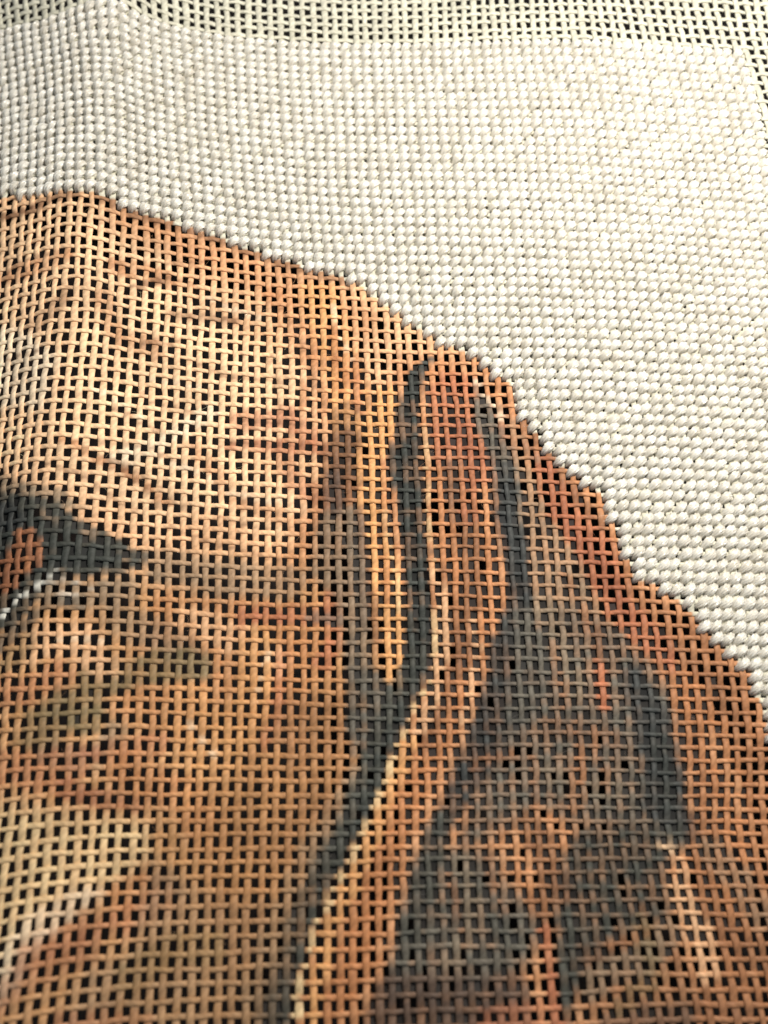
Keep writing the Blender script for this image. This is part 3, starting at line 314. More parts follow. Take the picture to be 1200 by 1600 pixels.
STROKES = [
 (1,(230,182,138),0,0.06,1,[(-59.51,-87.9),(92.06,-84.0),(57.5,67.1),(-48.08,57.98)]),
 (1,(188,127,83),0,3.07,0.75,[(-9.86,5.67),(1.81,-14.34),(10.28,-15.77),(37.28,15.26),(35.74,52.54),(-14.32,50.29),(-13.95,25.78),(-11.86,13.57)]),
 (1,(248,207,163),0,3.46,0.9,[(-40.71,-28.8),(-25.49,-25.56),(-10.01,-20.63),(-5.42,-13.94),(-7.18,-8.97),(-14.21,-0.53),(-18.84,2.49),(-25.48,0.33),(-38.24,-5.69)]),
 (0,(248,207,163),[2.15,2.17,2.15],2.16,0.8,[(-21.91,-7.65),(-14.83,-2.68),(-9.36,0.3)]),
 (1,(244,222,190),0,1.3,0.85,[(-40.51,-19.09),(-30.09,-14.17),(-27.74,-11.62),(-29.29,-7.25),(-39.35,-9.34)]),
 (0,(244,222,190),[0.73,0.76,0.8],0.76,0.7,[(-23.22,-3.11),(-19.94,-4.5),(-14.98,-8.39)]),
 (0,(230,182,138),[3.63,3.68],2.44,0.9,[(-15.21,-21.35),(-6.54,-16.37)]),
 (0,(188,127,83),[2.07,2.08,2.14,2.12],2.47,0.5,[(-22.62,-25.1),(-15.16,-23.27),(-8.18,-21.09),(-1.63,-17.91)]),
 (0,(188,127,83),[1.57,1.51,1.41],1.72,0.5,[(-5.42,-13.94),(-3.78,-5.63),(-5.58,1.24)]),
 (0,(226,168,110),[1.89,1.79,1.74],1.32,0.85,[(-5.2,-19.65),(-2.81,-10.48),(-2.1,-4.55)]),
 (0,(132,92,65),[0.46,0.48,0.45],0.53,0.8,[(-36.8,-26.44),(-31.26,-26.08),(-27.45,-26.79)]),
 (0,(132,92,65),[0.48,0.49,0.5,0.5,0.51,0.51],0.5,0.7,[(-25.51,-26.68),(-21.71,-26.31),(-16.78,-25.63),(-11.04,-23.91),(-6.84,-22.95),(-2.6,-21.74)]),
 (0,(188,127,83),[0.64,0.64,0.6],0.63,0.55,[(-36.23,-20.3),(-30.74,-20.22),(-27.68,-20.99)]),
 (0,(132,92,65),[0.63,0.59,0.58],0.6,0.5,[(-30.84,-15.2),(-28.55,-16.83),(-27.5,-17.98)]),
 (0,(188,127,83),[0.83,0.82,0.85],0.6,0.6,[(-23.33,-20.51),(-21.16,-20.49),(-19.04,-19.77)]),
 (0,(132,92,65),[0.46,0.48],0.41,0.6,[(-21.39,-18.91),(-19.28,-20.04)]),
 (0,(132,92,65),[0.35,0.36,0.36],0.36,0.6,[(-18.49,-16.56),(-15.14,-16.93),(-13.32,-17.02)]),
 (0,(188,127,83),[0.94,0.91,0.92],1.04,0.5,[(-24.36,-17.16),(-23.05,-13.84),(-20.05,-13.48)]),
 (0,(188,127,83),[1.23,1.22,1.2],0.97,0.5,[(-9.43,-19.39),(-7.13,-16.34),(-6.59,-13.86)]),
 (0,(188,127,83),[0.62,0.6],0.49,0.75,[(-4.14,-16.52),(-3.68,-11.62)]),
 (0,(182,115,82),[0.55,0.53],0.6,0.55,[(-2.71,-14.43),(-1.96,-9.34)]),
 (0,(188,127,83),[0.47,0.47],0.47,0.6,[(-6.72,-12.32),(-7.18,-8.97)]),
 (0,(182,115,82),[1.03,1.04,1.04],0.81,0.65,[(-11.95,-7.75),(-8.88,-8.26),(-6.61,-6.63)]),
 (0,(182,115,82),[0.56,0.57,0.58],0.57,0.7,[(-13.55,-5.01),(-9.41,-5.16),(-5.2,-5.54)]),
 (0,(182,115,82),[0.8,0.77,0.77],0.67,0.45,[(-8.86,-5.31),(-7.73,-1.95),(-4.45,-0.42)]),
 (0,(188,127,83),[0.32,0.31,0.32,0.32,0.32],0.32,0.7,[(-27.35,-4.52),(-24.72,-3.23),(-22.16,-2.38),(-20.02,-0.95),(-17.9,-0.0)]),
 (0,(132,92,65),[0.26,0.26,0.27],0.26,0.5,[(-22.7,-2.88),(-21.37,-1.91),(-18.92,0.33)]),
 (0,(188,127,83),[0.66,0.65,0.65],0.76,0.5,[(-16.51,-4.78),(-13.16,-1.14),(-7.2,1.81)]),
 (1,(190,140,90),0,7.0,0.7,[(-43.87,5.17),(-16.14,6.0),(-4.53,4.49),(1.88,10.73),(-2.53,30.47),(-10.12,42.46),(-38.55,39.75)]),
 (1,(188,127,83),0,2.02,0.5,[(-19.21,7.24),(-9.85,7.25),(-4.57,10.77),(-7.68,17.04),(-15.75,19.11),(-21.77,17.36)]),
 (0,(142,125,103),[1.13,1.06,1.09],0.99,0.75,[(-27.88,7.72),(-24.49,7.99),(-21.71,7.14)]),
 (0,(142,125,103),[1.35,1.36,1.38],1.05,0.6,[(-18.74,5.39),(-14.05,6.13),(-8.28,5.89)]),
 (0,(142,125,103),[1.26,1.32,1.32],1.1,0.55,[(-22.1,9.46),(-18.08,11.27),(-15.98,13.21)]),
 (0,(134,117,84),[1.23,1.31,1.32],0.89,0.75,[(-23.25,14.89),(-19.54,13.59),(-15.98,13.21)]),
 (0,(134,117,84),[1.47,1.41,1.42],0.95,0.8,[(-27.56,18.09),(-25.69,16.75),(-23.61,17.3)]),
 (0,(142,125,103),[0.96,0.93,0.94],0.75,0.6,[(-26.72,20.0),(-22.98,20.63),(-21.24,18.81)]),
 (0,(230,182,138),[1.3,1.23,1.22],0.96,0.8,[(-27.63,11.86),(-24.32,11.45),(-22.86,13.44)]),
 (0,(230,182,138),[1.24,1.25,1.25],1.04,0.7,[(-16.06,9.63),(-11.9,10.99),(-9.28,12.97)]),
 (0,(226,168,110),[1.56,1.54,1.49],1.22,0.7,[(-10.85,11.46),(-10.81,15.07),(-12.25,18.61)]),
 (0,(226,168,110),[1.99,1.96,1.93],1.47,0.55,[(-15.87,16.69),(-13.7,20.07),(-14.53,23.89)]),
 (0,(182,115,82),[0.83,0.83,0.84],0.73,0.75,[(-11.92,8.9),(-8.26,8.5),(-4.56,8.97)]),
 (0,(182,115,82),[0.74,0.73,0.73],0.63,0.8,[(-4.55,7.16),(-4.3,10.77),(-5.62,12.87)]),
 (0,(182,115,82),[0.63,0.61,0.6],0.61,0.5,[(-8.5,12.42),(-8.73,16.05),(-9.69,19.53)]),
 (0,(182,115,82),[1.16,1.12,1.03],0.8,0.45,[(-31.95,14.47),(-28.53,15.19),(-25.55,14.38)]),
 (0,(182,115,82),[1.47,1.42,1.38],0.85,0.5,[(-31.3,20.5),(-27.15,21.14),(-24.36,20.59)]),
 (0,(152,92,66),[0.74,0.74,0.76],0.56,0.6,[(-25.65,22.37),(-22.82,23.44),(-19.48,24.17)]),
 (0,(182,115,82),[0.83,0.87,0.88],0.67,0.45,[(-22.55,20.18),(-20.21,20.21),(-18.27,19.18)]),
 (0,(188,127,83),[1.42,1.45,1.44],1.15,0.6,[(-20.62,21.65),(-16.56,22.95),(-13.95,25.78)]),
 (1,(226,196,148),0,2.09,0.8,[(-34.85,22.55),(-26.96,24.0),(-23.19,24.99),(-18.79,25.77),(-18.52,27.82),(-21.02,29.32),(-25.03,29.84),(-26.97,31.59),(-28.63,35.59),(-32.7,36.64)]),
 (1,(244,222,190),0,1.12,0.6,[(-27.46,31.1),(-23.74,29.55),(-21.85,30.11),(-25.92,32.93),(-27.2,35.79),(-31.04,36.86)]),
 (0,(182,115,82),[0.97,1.0,0.99,1.1],1.1,0.5,[(-26.68,33.59),(-23.43,32.45),(-20.38,31.87),(-18.07,31.1)]),
 (0,(152,92,66),[1.04,0.97,1.01],1.09,0.45,[(-28.13,35.65),(-24.89,34.22),(-22.86,33.69)]),
 (0,(188,127,83),[1.04,1.11,1.1],0.9,0.6,[(-20.95,30.18),(-18.64,29.8),(-17.09,31.12)]),
 (1,(142,125,103),0,2.17,0.6,[(-18.23,28.49),(-13.73,30.32),(-7.94,31.26),(-8.79,40.1),(-25.1,39.24),(-22.68,35.28),(-19.83,33.52)]),
 (1,(132,92,65),0,2.79,0.4,[(-14.1,22.47),(-4.55,22.39),(-5.48,30.43),(-10.25,36.14),(-13.58,33.67),(-15.35,27.15)]),
 (0,(134,117,84),[1.0,1.06,1.05],0.87,0.7,[(-19.69,35.12),(-15.98,33.63),(-13.58,33.67)]),
 (0,(182,115,82),[0.64,0.65,0.68],0.57,0.5,[(-24.04,37.83),(-20.72,37.77),(-18.08,38.34)]),
 (1,(132,92,65),0,2.0,0.4,[(-8.73,15.54),(-0.34,13.83),(-0.45,20.86),(-4.51,27.24),(-8.96,28.14)]),
 (1,(132,92,65),0,1.11,0.75,[(-5.48,-6.11),(-1.99,-8.13),(-1.33,-2.25),(-0.83,10.75),(-4.56,8.71),(-6.11,0.18)]),
 (1,(142,125,103),0,1.07,0.65,[(-5.57,0.17),(-3.06,-0.48),(-2.05,3.37),(-1.66,12.81),(-3.78,13.36),(-4.29,7.15),(-6.68,5.06)]),
 (0,(102,97,86),[0.56,0.54,0.53,0.52],0.64,0.5,[(-2.69,0.07),(-2.37,5.54),(-1.9,10.76),(-1.68,14.86)]),
 (1,(102,97,86),0,0.82,0.85,[(-3.25,12.83),(1.83,12.79),(1.32,15.83),(-0.44,19.86),(-2.76,19.91),(-4.05,16.96)]),
 (0,(102,97,86),[0.52,0.53,0.52],0.42,0.6,[(-6.68,8.72),(-3.23,9.73),(-2.47,13.85)]),
 (0,(108,79,60),[0.95,0.92,0.89],0.8,0.6,[(-2.84,-9.28),(-3.8,-4.45),(-4.44,-0.98)]),
 (0,(98,80,68),[0.68,0.66],0.56,0.7,[(-4.68,-2.95),(-4.47,0.13)]),
 (0,(226,168,110),[1.19,1.17,1.14,1.1,1.07,1.06,1.05],0.5,0.95,[(0.44,-10.66),(-0.63,-5.79),(-1.18,-1.68),(-0.65,2.8),(0.05,7.62),(0.52,11.26),(0.75,13.06)]),
 (0,(188,127,83),[0.4,0.39,0.38],0.28,0.7,[(-0.13,-1.14),(-0.65,2.8),(-0.21,7.1)]),
 (0,(226,196,148),[0.17,0.16,0.16],0.16,0.6,[(-0.17,0.0),(0.41,4.43),(0.75,8.14)]),
 (0,(102,97,86),[0.93,0.92,0.91,0.89,0.86],0.5,0.75,[(-0.89,15.36),(-0.41,17.87),(-1.74,21.87),(-3.77,25.33),(-5.5,28.17)]),
 (0,(64,67,62),[0.18,0.66,1.13,1.28,1.25,1.14,1.07,1.16],0.4,0.97,[(5.17,-14.31),(3.61,-12.56),(2.33,-8.87),(2.01,-4.68),(2.3,-0.02),(2.61,4.94),(2.65,8.63),(2.29,11.75)]),
 (0,(78,78,70),[1.06,1.29,1.12,1.01,0.98,1.02,1.14,1.29,1.36],0.57,0.95,[(2.29,11.75),(1.14,14.83),(-0.53,18.87),(-1.9,22.37),(-4.11,26.77),(-6.07,30.42),(-7.68,33.76),(-9.06,37.34),(-9.71,40.09)]),
 (0,(142,125,103),[0.5,0.78,0.73,0.6],0.66,0.6,[(-2.51,20.89),(-5.52,25.81),(-8.42,31.26),(-10.7,36.93)]),
 (0,(64,67,62),[0.42,0.46,0.45,0.39],0.2,0.8,[(2.26,12.78),(0.32,18.35),(-1.23,22.12),(-3.51,26.77)]),
 (1,(182,115,82),0,0.71,0.8,[(4.44,-10.73),(5.92,-13.22),(9.14,-12.65),(11.46,-8.98),(11.66,-4.79),(9.76,-2.4),(6.9,-2.35),(4.3,-4.71)]),
 (1,(188,127,83),0,0.81,0.75,[(4.3,-4.71),(8.12,-3.54),(9.5,3.16),(8.97,10.53),(5.94,17.26),(3.02,22.84),(-0.57,31.38),(-3.64,40.21),(-8.33,40.1),(-4.49,30.44),(-0.47,22.86),(2.84,14.8),(3.66,9.65)]),
 (0,(98,80,68),[0.7,0.68],0.57,0.55,[(6.16,-4.12),(6.31,-0.02)]),
 (0,(132,92,65),[1.13,1.08,1.05],0.87,0.65,[(7.33,-0.05),(7.26,6.4),(6.14,12.68)]),
 (0,(132,92,65),[0.87,0.84,0.82],0.74,0.6,[(4.81,5.43),(5.06,12.71),(2.71,18.8)]),
 (0,(152,92,66),[0.84,0.82,0.79],0.58,0.6,[(7.43,-8.35),(8.16,-4.13),(7.62,-0.05)]),
 (0,(230,182,138),[0.49,0.48,0.47,0.46],0.37,0.8,[(4.37,5.44),(4.6,10.66),(3.47,15.28),(2.2,18.31)]),
 (0,(230,182,138),[0.43,0.42,0.41],0.32,0.7,[(7.54,8.49),(7.07,13.68),(5.94,17.26)]),
 (0,(226,168,110),[0.71,0.71,0.67,0.63,0.61,0.61],0.37,0.85,[(1.66,18.82),(-0.48,23.86),(-2.51,28.2),(-4.27,32.15),(-5.29,35.38),(-6.0,39.34)]),
 (0,(188,127,83),[0.92,0.88,0.82,0.79],0.57,0.7,[(1.59,21.83),(-0.5,27.29),(-2.07,31.76),(-3.38,37.02)]),
 (0,(226,196,148),[0.09,0.18,0.17,0.17,0.11],0.17,0.5,[(4.47,-9.51),(3.91,-5.9),(3.88,-1.18),(4.15,2.76),(4.25,5.44)]),
 (0,(226,196,148),[0.16,0.18,0.21,0.2,0.25,0.24,0.23,0.18],0.15,0.8,[(3.91,8.6),(3.56,12.75),(2.05,16.32),(0.06,21.1),(-1.6,24.36),(-3.26,27.96),(-4.59,30.44),(-5.49,32.14)]),
 (0,(226,196,148),[0.18,0.26,0.34,0.39],0.22,0.85,[(-5.49,32.14),(-6.29,34.57),(-7.14,36.95),(-7.78,39.71)]),
 (1,(142,125,103),0,1.25,0.65,[(8.68,-12.03),(10.06,-9.59),(11.76,-5.97),(14.23,-1.41),(16.67,2.94),(18.16,8.26),(13.48,8.37),(10.93,5.23),(10.33,-2.42),(9.26,-7.14)]),
 (0,(102,97,86),[0.54,0.83,1.13,1.31],0.69,0.9,[(9.44,-11.3),(10.19,-6.55),(10.93,-1.3),(11.41,3.09)]),
 (0,(64,66,64),[0.7,1.1,1.24,1.07],0.66,0.9,[(10.7,-3.59),(11.45,2.55),(11.53,6.27),(10.64,9.97)]),
 (0,(64,66,64),[0.55,0.54,0.54],0.38,0.7,[(12.12,2.53),(12.05,5.2),(11.6,7.85)]),
 (1,(64,66,64),0,1.14,0.9,[(9.01,9.75),(13.41,9.41),(13.84,12.52),(12.99,15.65),(9.54,19.79),(6.77,22.86),(4.59,26.4),(2.53,27.36),(4.72,21.31),(7.32,16.22)]),
 (0,(64,66,64),[0.64,0.63,0.62],0.47,0.6,[(9.4,10.52),(8.84,14.67),(7.06,18.26)]),
 (1,(102,97,86),0,1.68,0.84,[(10.8,7.33),(17.89,8.27),(22.0,10.81),(23.83,14.4),(24.17,19.61),(24.43,25.36),(23.11,27.39),(21.11,25.91),(15.14,25.41),(11.48,23.9),(9.28,25.93),(5.59,27.39),(6.77,22.86),(9.59,18.76)]),
 (0,(142,125,103),[0.98,0.96,0.96],0.86,0.6,[(13.28,7.31),(14.39,10.96),(15.76,14.6)]),
 (0,(132,92,65),[0.74,0.74,0.74],0.74,0.4,[(13.43,17.2),(16.07,18.23),(18.75,18.7)]),
 (0,(142,125,103),[1.05,1.06,1.06],0.95,0.4,[(12.16,20.81),(15.29,22.87),(18.59,22.32)]),
 (0,(132,92,65),[0.75,0.75],0.54,0.65,[(17.75,9.86),(17.8,12.49)]),
 (0,(182,115,82),[0.64,0.64,0.63],0.27,0.95,[(17.64,12.49),(17.83,14.32),(18.04,15.88)]),
 (0,(188,127,83),[0.74,0.74],0.53,0.5,[(15.72,19.78),(15.23,23.89)]),
 (0,(64,66,64),[0.85,1.48,1.69,1.6,1.27,0.52],0.74,0.92,[(20.42,13.47),(21.81,16.55),(22.44,20.16),(22.45,23.29),(23.86,25.63),(25.13,26.48)]),
 (0,(64,67,62),[0.74,0.75],0.48,0.6,[(22.52,18.08),(22.89,23.29)]),
 (1,(78,78,70),0,1.24,0.85,[(15.42,25.41),(23.88,25.37),(24.81,26.88),(22.14,28.39),(22.08,31.65),(19.01,32.95),(17.17,35.05),(13.87,37.44),(12.52,40.65),(11.66,40.62),(12.99,34.95),(12.59,29.78)]),
 (1,(102,97,86),0,1.39,0.9,[(2.02,27.35),(7.65,27.41),(9.59,29.78),(11.94,32.43),(10.7,34.91),(6.11,37.29),(-0.22,37.13),(-0.66,34.7),(0.7,30.56)]),
 (0,(78,78,70),[1.01,0.97,0.91],0.67,0.75,[(4.11,25.41),(2.74,29.25),(1.39,32.74)]),
 (0,(142,125,103),[0.89,0.83,0.81],0.65,0.6,[(5.55,28.36),(6.39,32.41),(4.29,34.85)]),
 (0,(78,78,70),[0.65,0.63],0.55,0.5,[(8.43,32.0),(8.71,34.89)]),
 (1,(98,80,68),0,0.97,0.85,[(-1.16,35.09),(4.24,36.07),(10.17,35.31),(11.09,40.6),(-2.69,40.24)]),
 (0,(132,92,65),[1.13,1.11,1.07],0.8,0.7,[(10.88,25.43),(12.32,27.89),(13.17,30.23)]),
 (0,(132,92,65),[0.67,0.64],0.47,0.7,[(11.58,30.69),(12.47,33.28)]),
 (0,(182,115,82),[0.51,0.49,0.49],0.32,0.8,[(11.98,33.06),(12.4,35.76),(12.32,39.02)]),
 (0,(182,115,82),[0.87,0.89],0.7,0.55,[(6.97,38.87),(10.86,38.16)]),
 (0,(78,78,70),[0.55,0.54],0.41,0.8,[(13.68,34.13),(13.48,37.43)]),
 (1,(132,92,65),0,1.37,0.55,[(15.28,34.17),(21.65,32.53),(24.06,40.92),(13.47,40.69)]),
 (0,(142,125,103),[0.99,1.01,1.04],0.74,0.7,[(15.45,36.67),(19.17,35.08),(21.57,32.97)]),
 (0,(98,80,68),[0.89,0.9,0.91],0.72,0.6,[(16.5,39.56),(23.55,38.44),(26.93,38.86)]),
 (0,(134,117,84),[0.76,0.73,0.72],0.55,0.5,[(19.59,32.52),(20.03,35.93),(17.66,38.37)]),
 (1,(164,112,76),0,1.39,0.75,[(11.15,-12.05),(13.61,-7.21),(18.23,-2.12),(20.05,2.3),(21.96,5.52),(27.04,9.07),(31.37,14.77),(32.77,25.79),(29.49,41.01),(22.11,40.9),(24.66,25.87),(23.83,14.4),(20.42,10.32),(16.58,4.03),(13.28,-3.67)]),
 (1,(190,140,90),0,2.72,0.35,[(-14.1,22.47),(-4.56,20.91),(-6.47,29.52),(-10.18,40.09),(-23.46,39.46),(-17.58,31.11)]),
 (1,(182,115,82),0,0.77,0.85,[(12.51,-6.58),(14.53,-4.87),(17.38,-2.09),(19.55,1.76),(21.04,6.62),(24.76,10.2),(24.46,13.34),(21.95,11.33),(18.44,8.25),(16.15,2.41),(13.71,-1.96)]),
 (0,(152,92,66),[0.78,0.76,0.75],0.54,0.6,[(17.08,1.28),(18.98,5.05),(20.84,8.73)]),
 (0,(132,92,65),[0.54,0.52,0.5],0.46,0.6,[(12.91,-9.0),(15.62,-4.32),(19.09,0.67)]),
 (0,(152,92,66),[0.92,0.89,0.87],0.56,0.5,[(14.48,-4.29),(16.76,1.84),(17.6,5.08)]),
 (0,(132,92,65),[0.64,0.64,0.64],0.53,0.45,[(24.71,10.72),(27.17,13.26),(29.03,16.91)]),
 (0,(142,125,103),[0.6,0.58],0.59,0.5,[(10.93,-9.59),(13.39,-4.83)]),
 (0,(230,182,138),[0.64,0.64],0.53,0.6,[(26.8,17.99),(28.84,23.78)]),
 (0,(188,127,83),[1.38,1.38,1.28],1.24,0.6,[(25.45,14.35),(28.26,21.66),(28.21,30.74)]),
 (0,(142,125,103),[1.14,1.1,1.04],0.9,0.5,[(26.35,27.39),(28.43,29.8),(29.36,32.51)]),
 (0,(132,92,65),[1.13,1.11],0.84,0.4,[(25.69,32.97),(28.26,35.1)]),
 (0,(248,207,163),[0.26,0.46,0.49,0.38],0.6,0.4,[(22.79,26.49),(23.41,28.14),(23.69,30.52),(23.95,32.97)]),
 (0,(230,182,138),[0.98,0.95,0.92],0.66,0.7,[(23.11,30.29),(24.16,32.97),(24.05,35.95)]),
 (0,(248,207,163),[0.21,0.21],0.16,0.7,[(22.11,26.8),(22.84,27.39)]),
 (0,(244,222,190),[0.24,0.24,0.24],0.18,0.7,[(9.09,-12.03),(10.69,-10.08),(11.4,-8.37)]),
 (0,(132,92,65),[0.17,0.17,0.17],0.26,0.5,[(-25.76,-3.94),(-21.67,-2.69),(-16.84,0.19)]),
 (0,(132,92,65),[0.18,0.16,0.17],0.26,0.5,[(-28.8,-2.52),(-25.34,-1.39),(-21.2,1.32)]),
 (0,(132,92,65),[0.17,0.17,0.17],0.27,0.5,[(-24.31,-4.64),(-20.2,-4.48),(-16.42,-2.56)]),
 (0,(132,92,65),[0.17,0.18],0.27,0.5,[(-22.94,-7.54),(-19.22,-6.14)]),
 (0,(132,92,65),[0.18,0.18,0.18],0.28,0.5,[(-14.92,-5.59),(-11.08,-4.95),(-7.18,-5.41)]),
 (0,(132,92,65),[0.18,0.19],0.29,0.5,[(-12.22,-7.73),(-7.18,-7.54)]),
 (0,(132,92,65),[0.19,0.19],0.3,0.5,[(-1.8,-14.48),(-1.02,-9.39)]),
 (0,(132,92,65),[0.19,0.19],0.3,0.5,[(-5.44,-11.5),(-4.32,-7.74)]),
 (0,(132,92,65),[0.19,0.19,0.19],0.3,0.5,[(-22.44,-18.65),(-19.28,-20.04),(-16.89,-19.69)]),
 (0,(132,92,65),[0.19,0.19],0.3,0.5,[(-19.75,-21.37),(-16.22,-22.21)]),
 (0,(132,92,65),[0.2,0.19,0.19],0.3,0.5,[(-8.85,-18.79),(-7.16,-15.08),(-5.91,-11.23)]),
 (0,(132,92,65),[0.18,0.2],0.3,0.5,[(-27.92,-16.31),(-30.15,-14.65)]),
 (0,(132,92,65),[0.19,0.19,0.19],0.29,0.5,[(-16.72,-13.02),(-13.37,-11.56),(-8.88,-11.27)]),
 (0,(132,92,65),[0.18,0.19],0.29,0.5,[(-21.68,-13.5),(-17.87,-14.7)]),
 (0,(132,92,65),[0.19,0.19],0.29,0.5,[(-10.0,-13.67),(-9.44,-8.82)]),
 (0,(132,92,65),[0.17,0.17],0.27,0.5,[(-14.71,0.58),(-9.89,1.92)]),
 (0,(132,92,65),[0.17,0.17,0.17],0.27,0.5,[(-17.8,2.42),(-13.58,3.72),(-8.28,4.01)]),
 (0,(132,92,65),[0.21,0.2],0.32,0.5,[(-33.59,-20.83),(-29.5,-21.11)]),
 (0,(132,92,65),[0.21,0.19],0.31,0.5,[(-33.31,-12.51),(-29.32,-12.88)]),
 (0,(132,92,65),[0.17,0.18],0.28,0.5,[(-20.94,-8.91),(-16.61,-8.24)]),
 (0,(244,222,190),[0.24,0.24],0.42,0.5,[(-15.75,-18.73),(-11.16,-17.35)]),
 (0,(244,222,190),[0.23,0.23],0.4,0.5,[(-20.49,-10.72),(-15.03,-10.78)]),
 (0,(244,222,190),[0.21,0.22],0.38,0.5,[(-25.15,-9.49),(-20.86,-7.21)]),
 (0,(244,222,190),[0.22,0.23],0.39,0.5,[(-17.65,-6.97),(-13.89,-8.49)]),
 (0,(244,222,190),[0.25,0.24],0.43,0.5,[(-4.01,-19.07),(-2.72,-14.12)]),
 (0,(244,222,190),[0.22,0.22],0.38,0.5,[(-13.72,-1.66),(-8.82,-0.26)]),
 (0,(244,222,190),[0.22,0.22],0.38,0.5,[(-19.1,-3.47),(-14.81,-2.13)]),
 (0,(244,222,190),[0.21,0.2],0.36,0.5,[(-9.81,11.94),(-10.79,16.09)]),
 (0,(244,222,190),[0.2,0.2],0.34,0.5,[(-15.83,17.67),(-13.16,21.03)]),
 (0,(244,222,190),[0.19,0.19],0.34,0.5,[(-26.13,11.69),(-22.48,11.48)]),
 (0,(164,112,76),[0.4,0.38],0.56,0.5,[(9.76,-2.4),(10.51,3.12)]),
 (0,(164,112,76),[0.37,0.37],0.53,0.5,[(15.62,16.68),(15.61,21.84)]),
 (0,(164,112,76),[0.37,0.37],0.53,0.5,[(20.42,10.32),(21.32,12.4)]),
 (0,(164,112,76),[0.37,0.37],0.53,0.5,[(13.88,10.44),(14.6,15.64)]),
 (0,(164,112,76),[0.37,0.36],0.52,0.5,[(11.68,19.79),(11.48,23.9)]),
 (0,(164,112,76),[0.37,0.37],0.53,0.5,[(17.15,18.21),(18.05,22.33)]),
 (0,(164,112,76),[0.35,0.33],0.48,0.5,[(7.63,27.89),(8.96,31.57)]),
 (0,(164,112,76),[0.34,0.32],0.47,0.5,[(4.49,29.75),(5.31,34.05)]),
 (0,(164,112,76),[0.32,0.33],0.47,0.5,[(16.79,34.2),(19.52,32.95)]),
 (0,(164,112,76),[0.36,0.37],0.52,0.5,[(6.32,20.81),(10.07,19.79)]),
 (0,(164,112,76),[0.38,0.38],0.54,0.5,[(15.38,5.13),(17.25,9.34)]),
 (1,(142,125,103),0,0.66,0.85,[(-37.92,-3.42),(-30.54,-1.5),(-27.0,-0.13),(-24.92,1.34),(-28.42,1.42),(-37.52,-0.63)]),
 (1,(78,78,70),0,0.37,0.96,[(-40.15,-2.05),(-29.75,-0.13),(-26.64,1.17),(-23.87,2.74),(-21.09,3.98),(-19.49,4.44),(-20.18,5.54),(-22.72,6.11),(-25.5,6.51),(-27.39,7.25),(-28.35,8.68),(-29.94,10.55),(-38.35,10.36)]),
 (1,(64,67,62),0,0.42,0.9,[(-40.03,-1.21),(-30.94,0.63),(-27.31,2.07),(-24.3,3.5),(-21.82,4.39),(-23.69,5.64),(-26.99,5.71),(-28.8,6.42),(-38.94,6.29)]),
 (1,(64,66,64),0,0.35,0.8,[(-37.6,-1.18),(-30.31,0.46),(-29.52,1.93),(-31.03,2.67),(-37.05,2.63)]),
 (1,(160,106,74),0,0.28,0.97,[(-30.82,2.79),(-29.5,2.14),(-28.37,3.04),(-27.93,4.37),(-28.35,5.65),(-29.45,6.63),(-30.59,7.81),(-33.22,8.47),(-34.24,5.26),(-31.54,4.56)]),
 (0,(188,127,83),[0.22,0.22,0.23],0.17,0.6,[(-29.64,4.34),(-29.04,5.65),(-30.19,6.58)]),
 (0,(102,97,86),[0.49,0.47,0.45,0.43],0.41,0.7,[(-32.24,11.56),(-29.35,10.58),(-27.27,8.98),(-24.91,8.74)]),
 (0,(134,117,84),[0.75,0.72],0.74,0.5,[(-31.48,13.11),(-28.7,11.8)]),
 (0,(232,228,214),[0.27,0.22,0.16,0.15],0.16,0.95,[(-31.82,9.91),(-30.58,9.05),(-29.35,8.0),(-28.01,7.36)]),
 (0,(232,228,214),[0.13,0.13,0.12],0.15,0.6,[(-28.11,7.56),(-27.42,6.75),(-26.96,6.12)]),
 (0,(232,228,214),[0.13,0.12,0.12],0.15,0.5,[(-27.92,7.22),(-26.12,7.02),(-24.15,7.38)]),
 (0,(232,228,214),[0.15,0.14],0.14,0.35,[(-26.58,8.21),(-25.39,8.21)])]

def cr(t):
    t2 = t * t; t3 = t2 * t
    return (-.5*t3 + t2 - .5*t, 1.5*t3 - 2.5*t2 + 1, -1.5*t3 + 2*t2 + .5*t, .5*t3 - .5*t2)

def sheet(u, v):
    u = np.asarray(u, float); v = np.asarray(v, float)
    fu = (u - US[0]) / 2.0; fv = (v - VS[0]) / 2.5
    i = np.clip(np.floor(fu).astype(int), 1, len(US) - 3); j = np.clip(np.floor(fv).astype(int), 1, len(VS) - 3)
    wu = cr(fu - i); wv = cr(fv - j)
    out = np.zeros(u.shape + (3,))
    for b in range(4):
        for a in range(4):
            out += (wu[a] * wv[b])[..., None] * CTRL[j + b - 1, i + a - 1]
    return out

def frame(u, v):
    e = .3
    du = (sheet(u + e, v) - sheet(u - e, v)) / (2 * e)
    dv = (sheet(u, v + e) - sheet(u, v - e)) / (2 * e)
    n = np.cross(dv, du)
    n /= np.linalg.norm(n, axis=-1, keepdims=True)
    return du, dv, n

rng = np.random.default_rng(18)
random.seed(18)
NGRID = rng.random((256, 256))
def vnoise(x, y):
    xi = np.floor(x).astype(int); yi = np.floor(y).astype(int)
    a = x - xi; b = y - yi; a = a*a*(3-2*a); b = b*b*(3-2*b)
    g = lambda p, q: NGRID[p % 256, q % 256]
    return g(xi, yi)*(1-a)*(1-b) + g(xi+1, yi)*a*(1-b) + g(xi, yi+1)*(1-a)*b + g(xi+1, yi+1)*a*b

def lin(c):
    c = np.asarray(c, float) / 255
    return np.where(c <= .04045, c / 12.92, ((c + .055) / 1.055) ** 2.4)

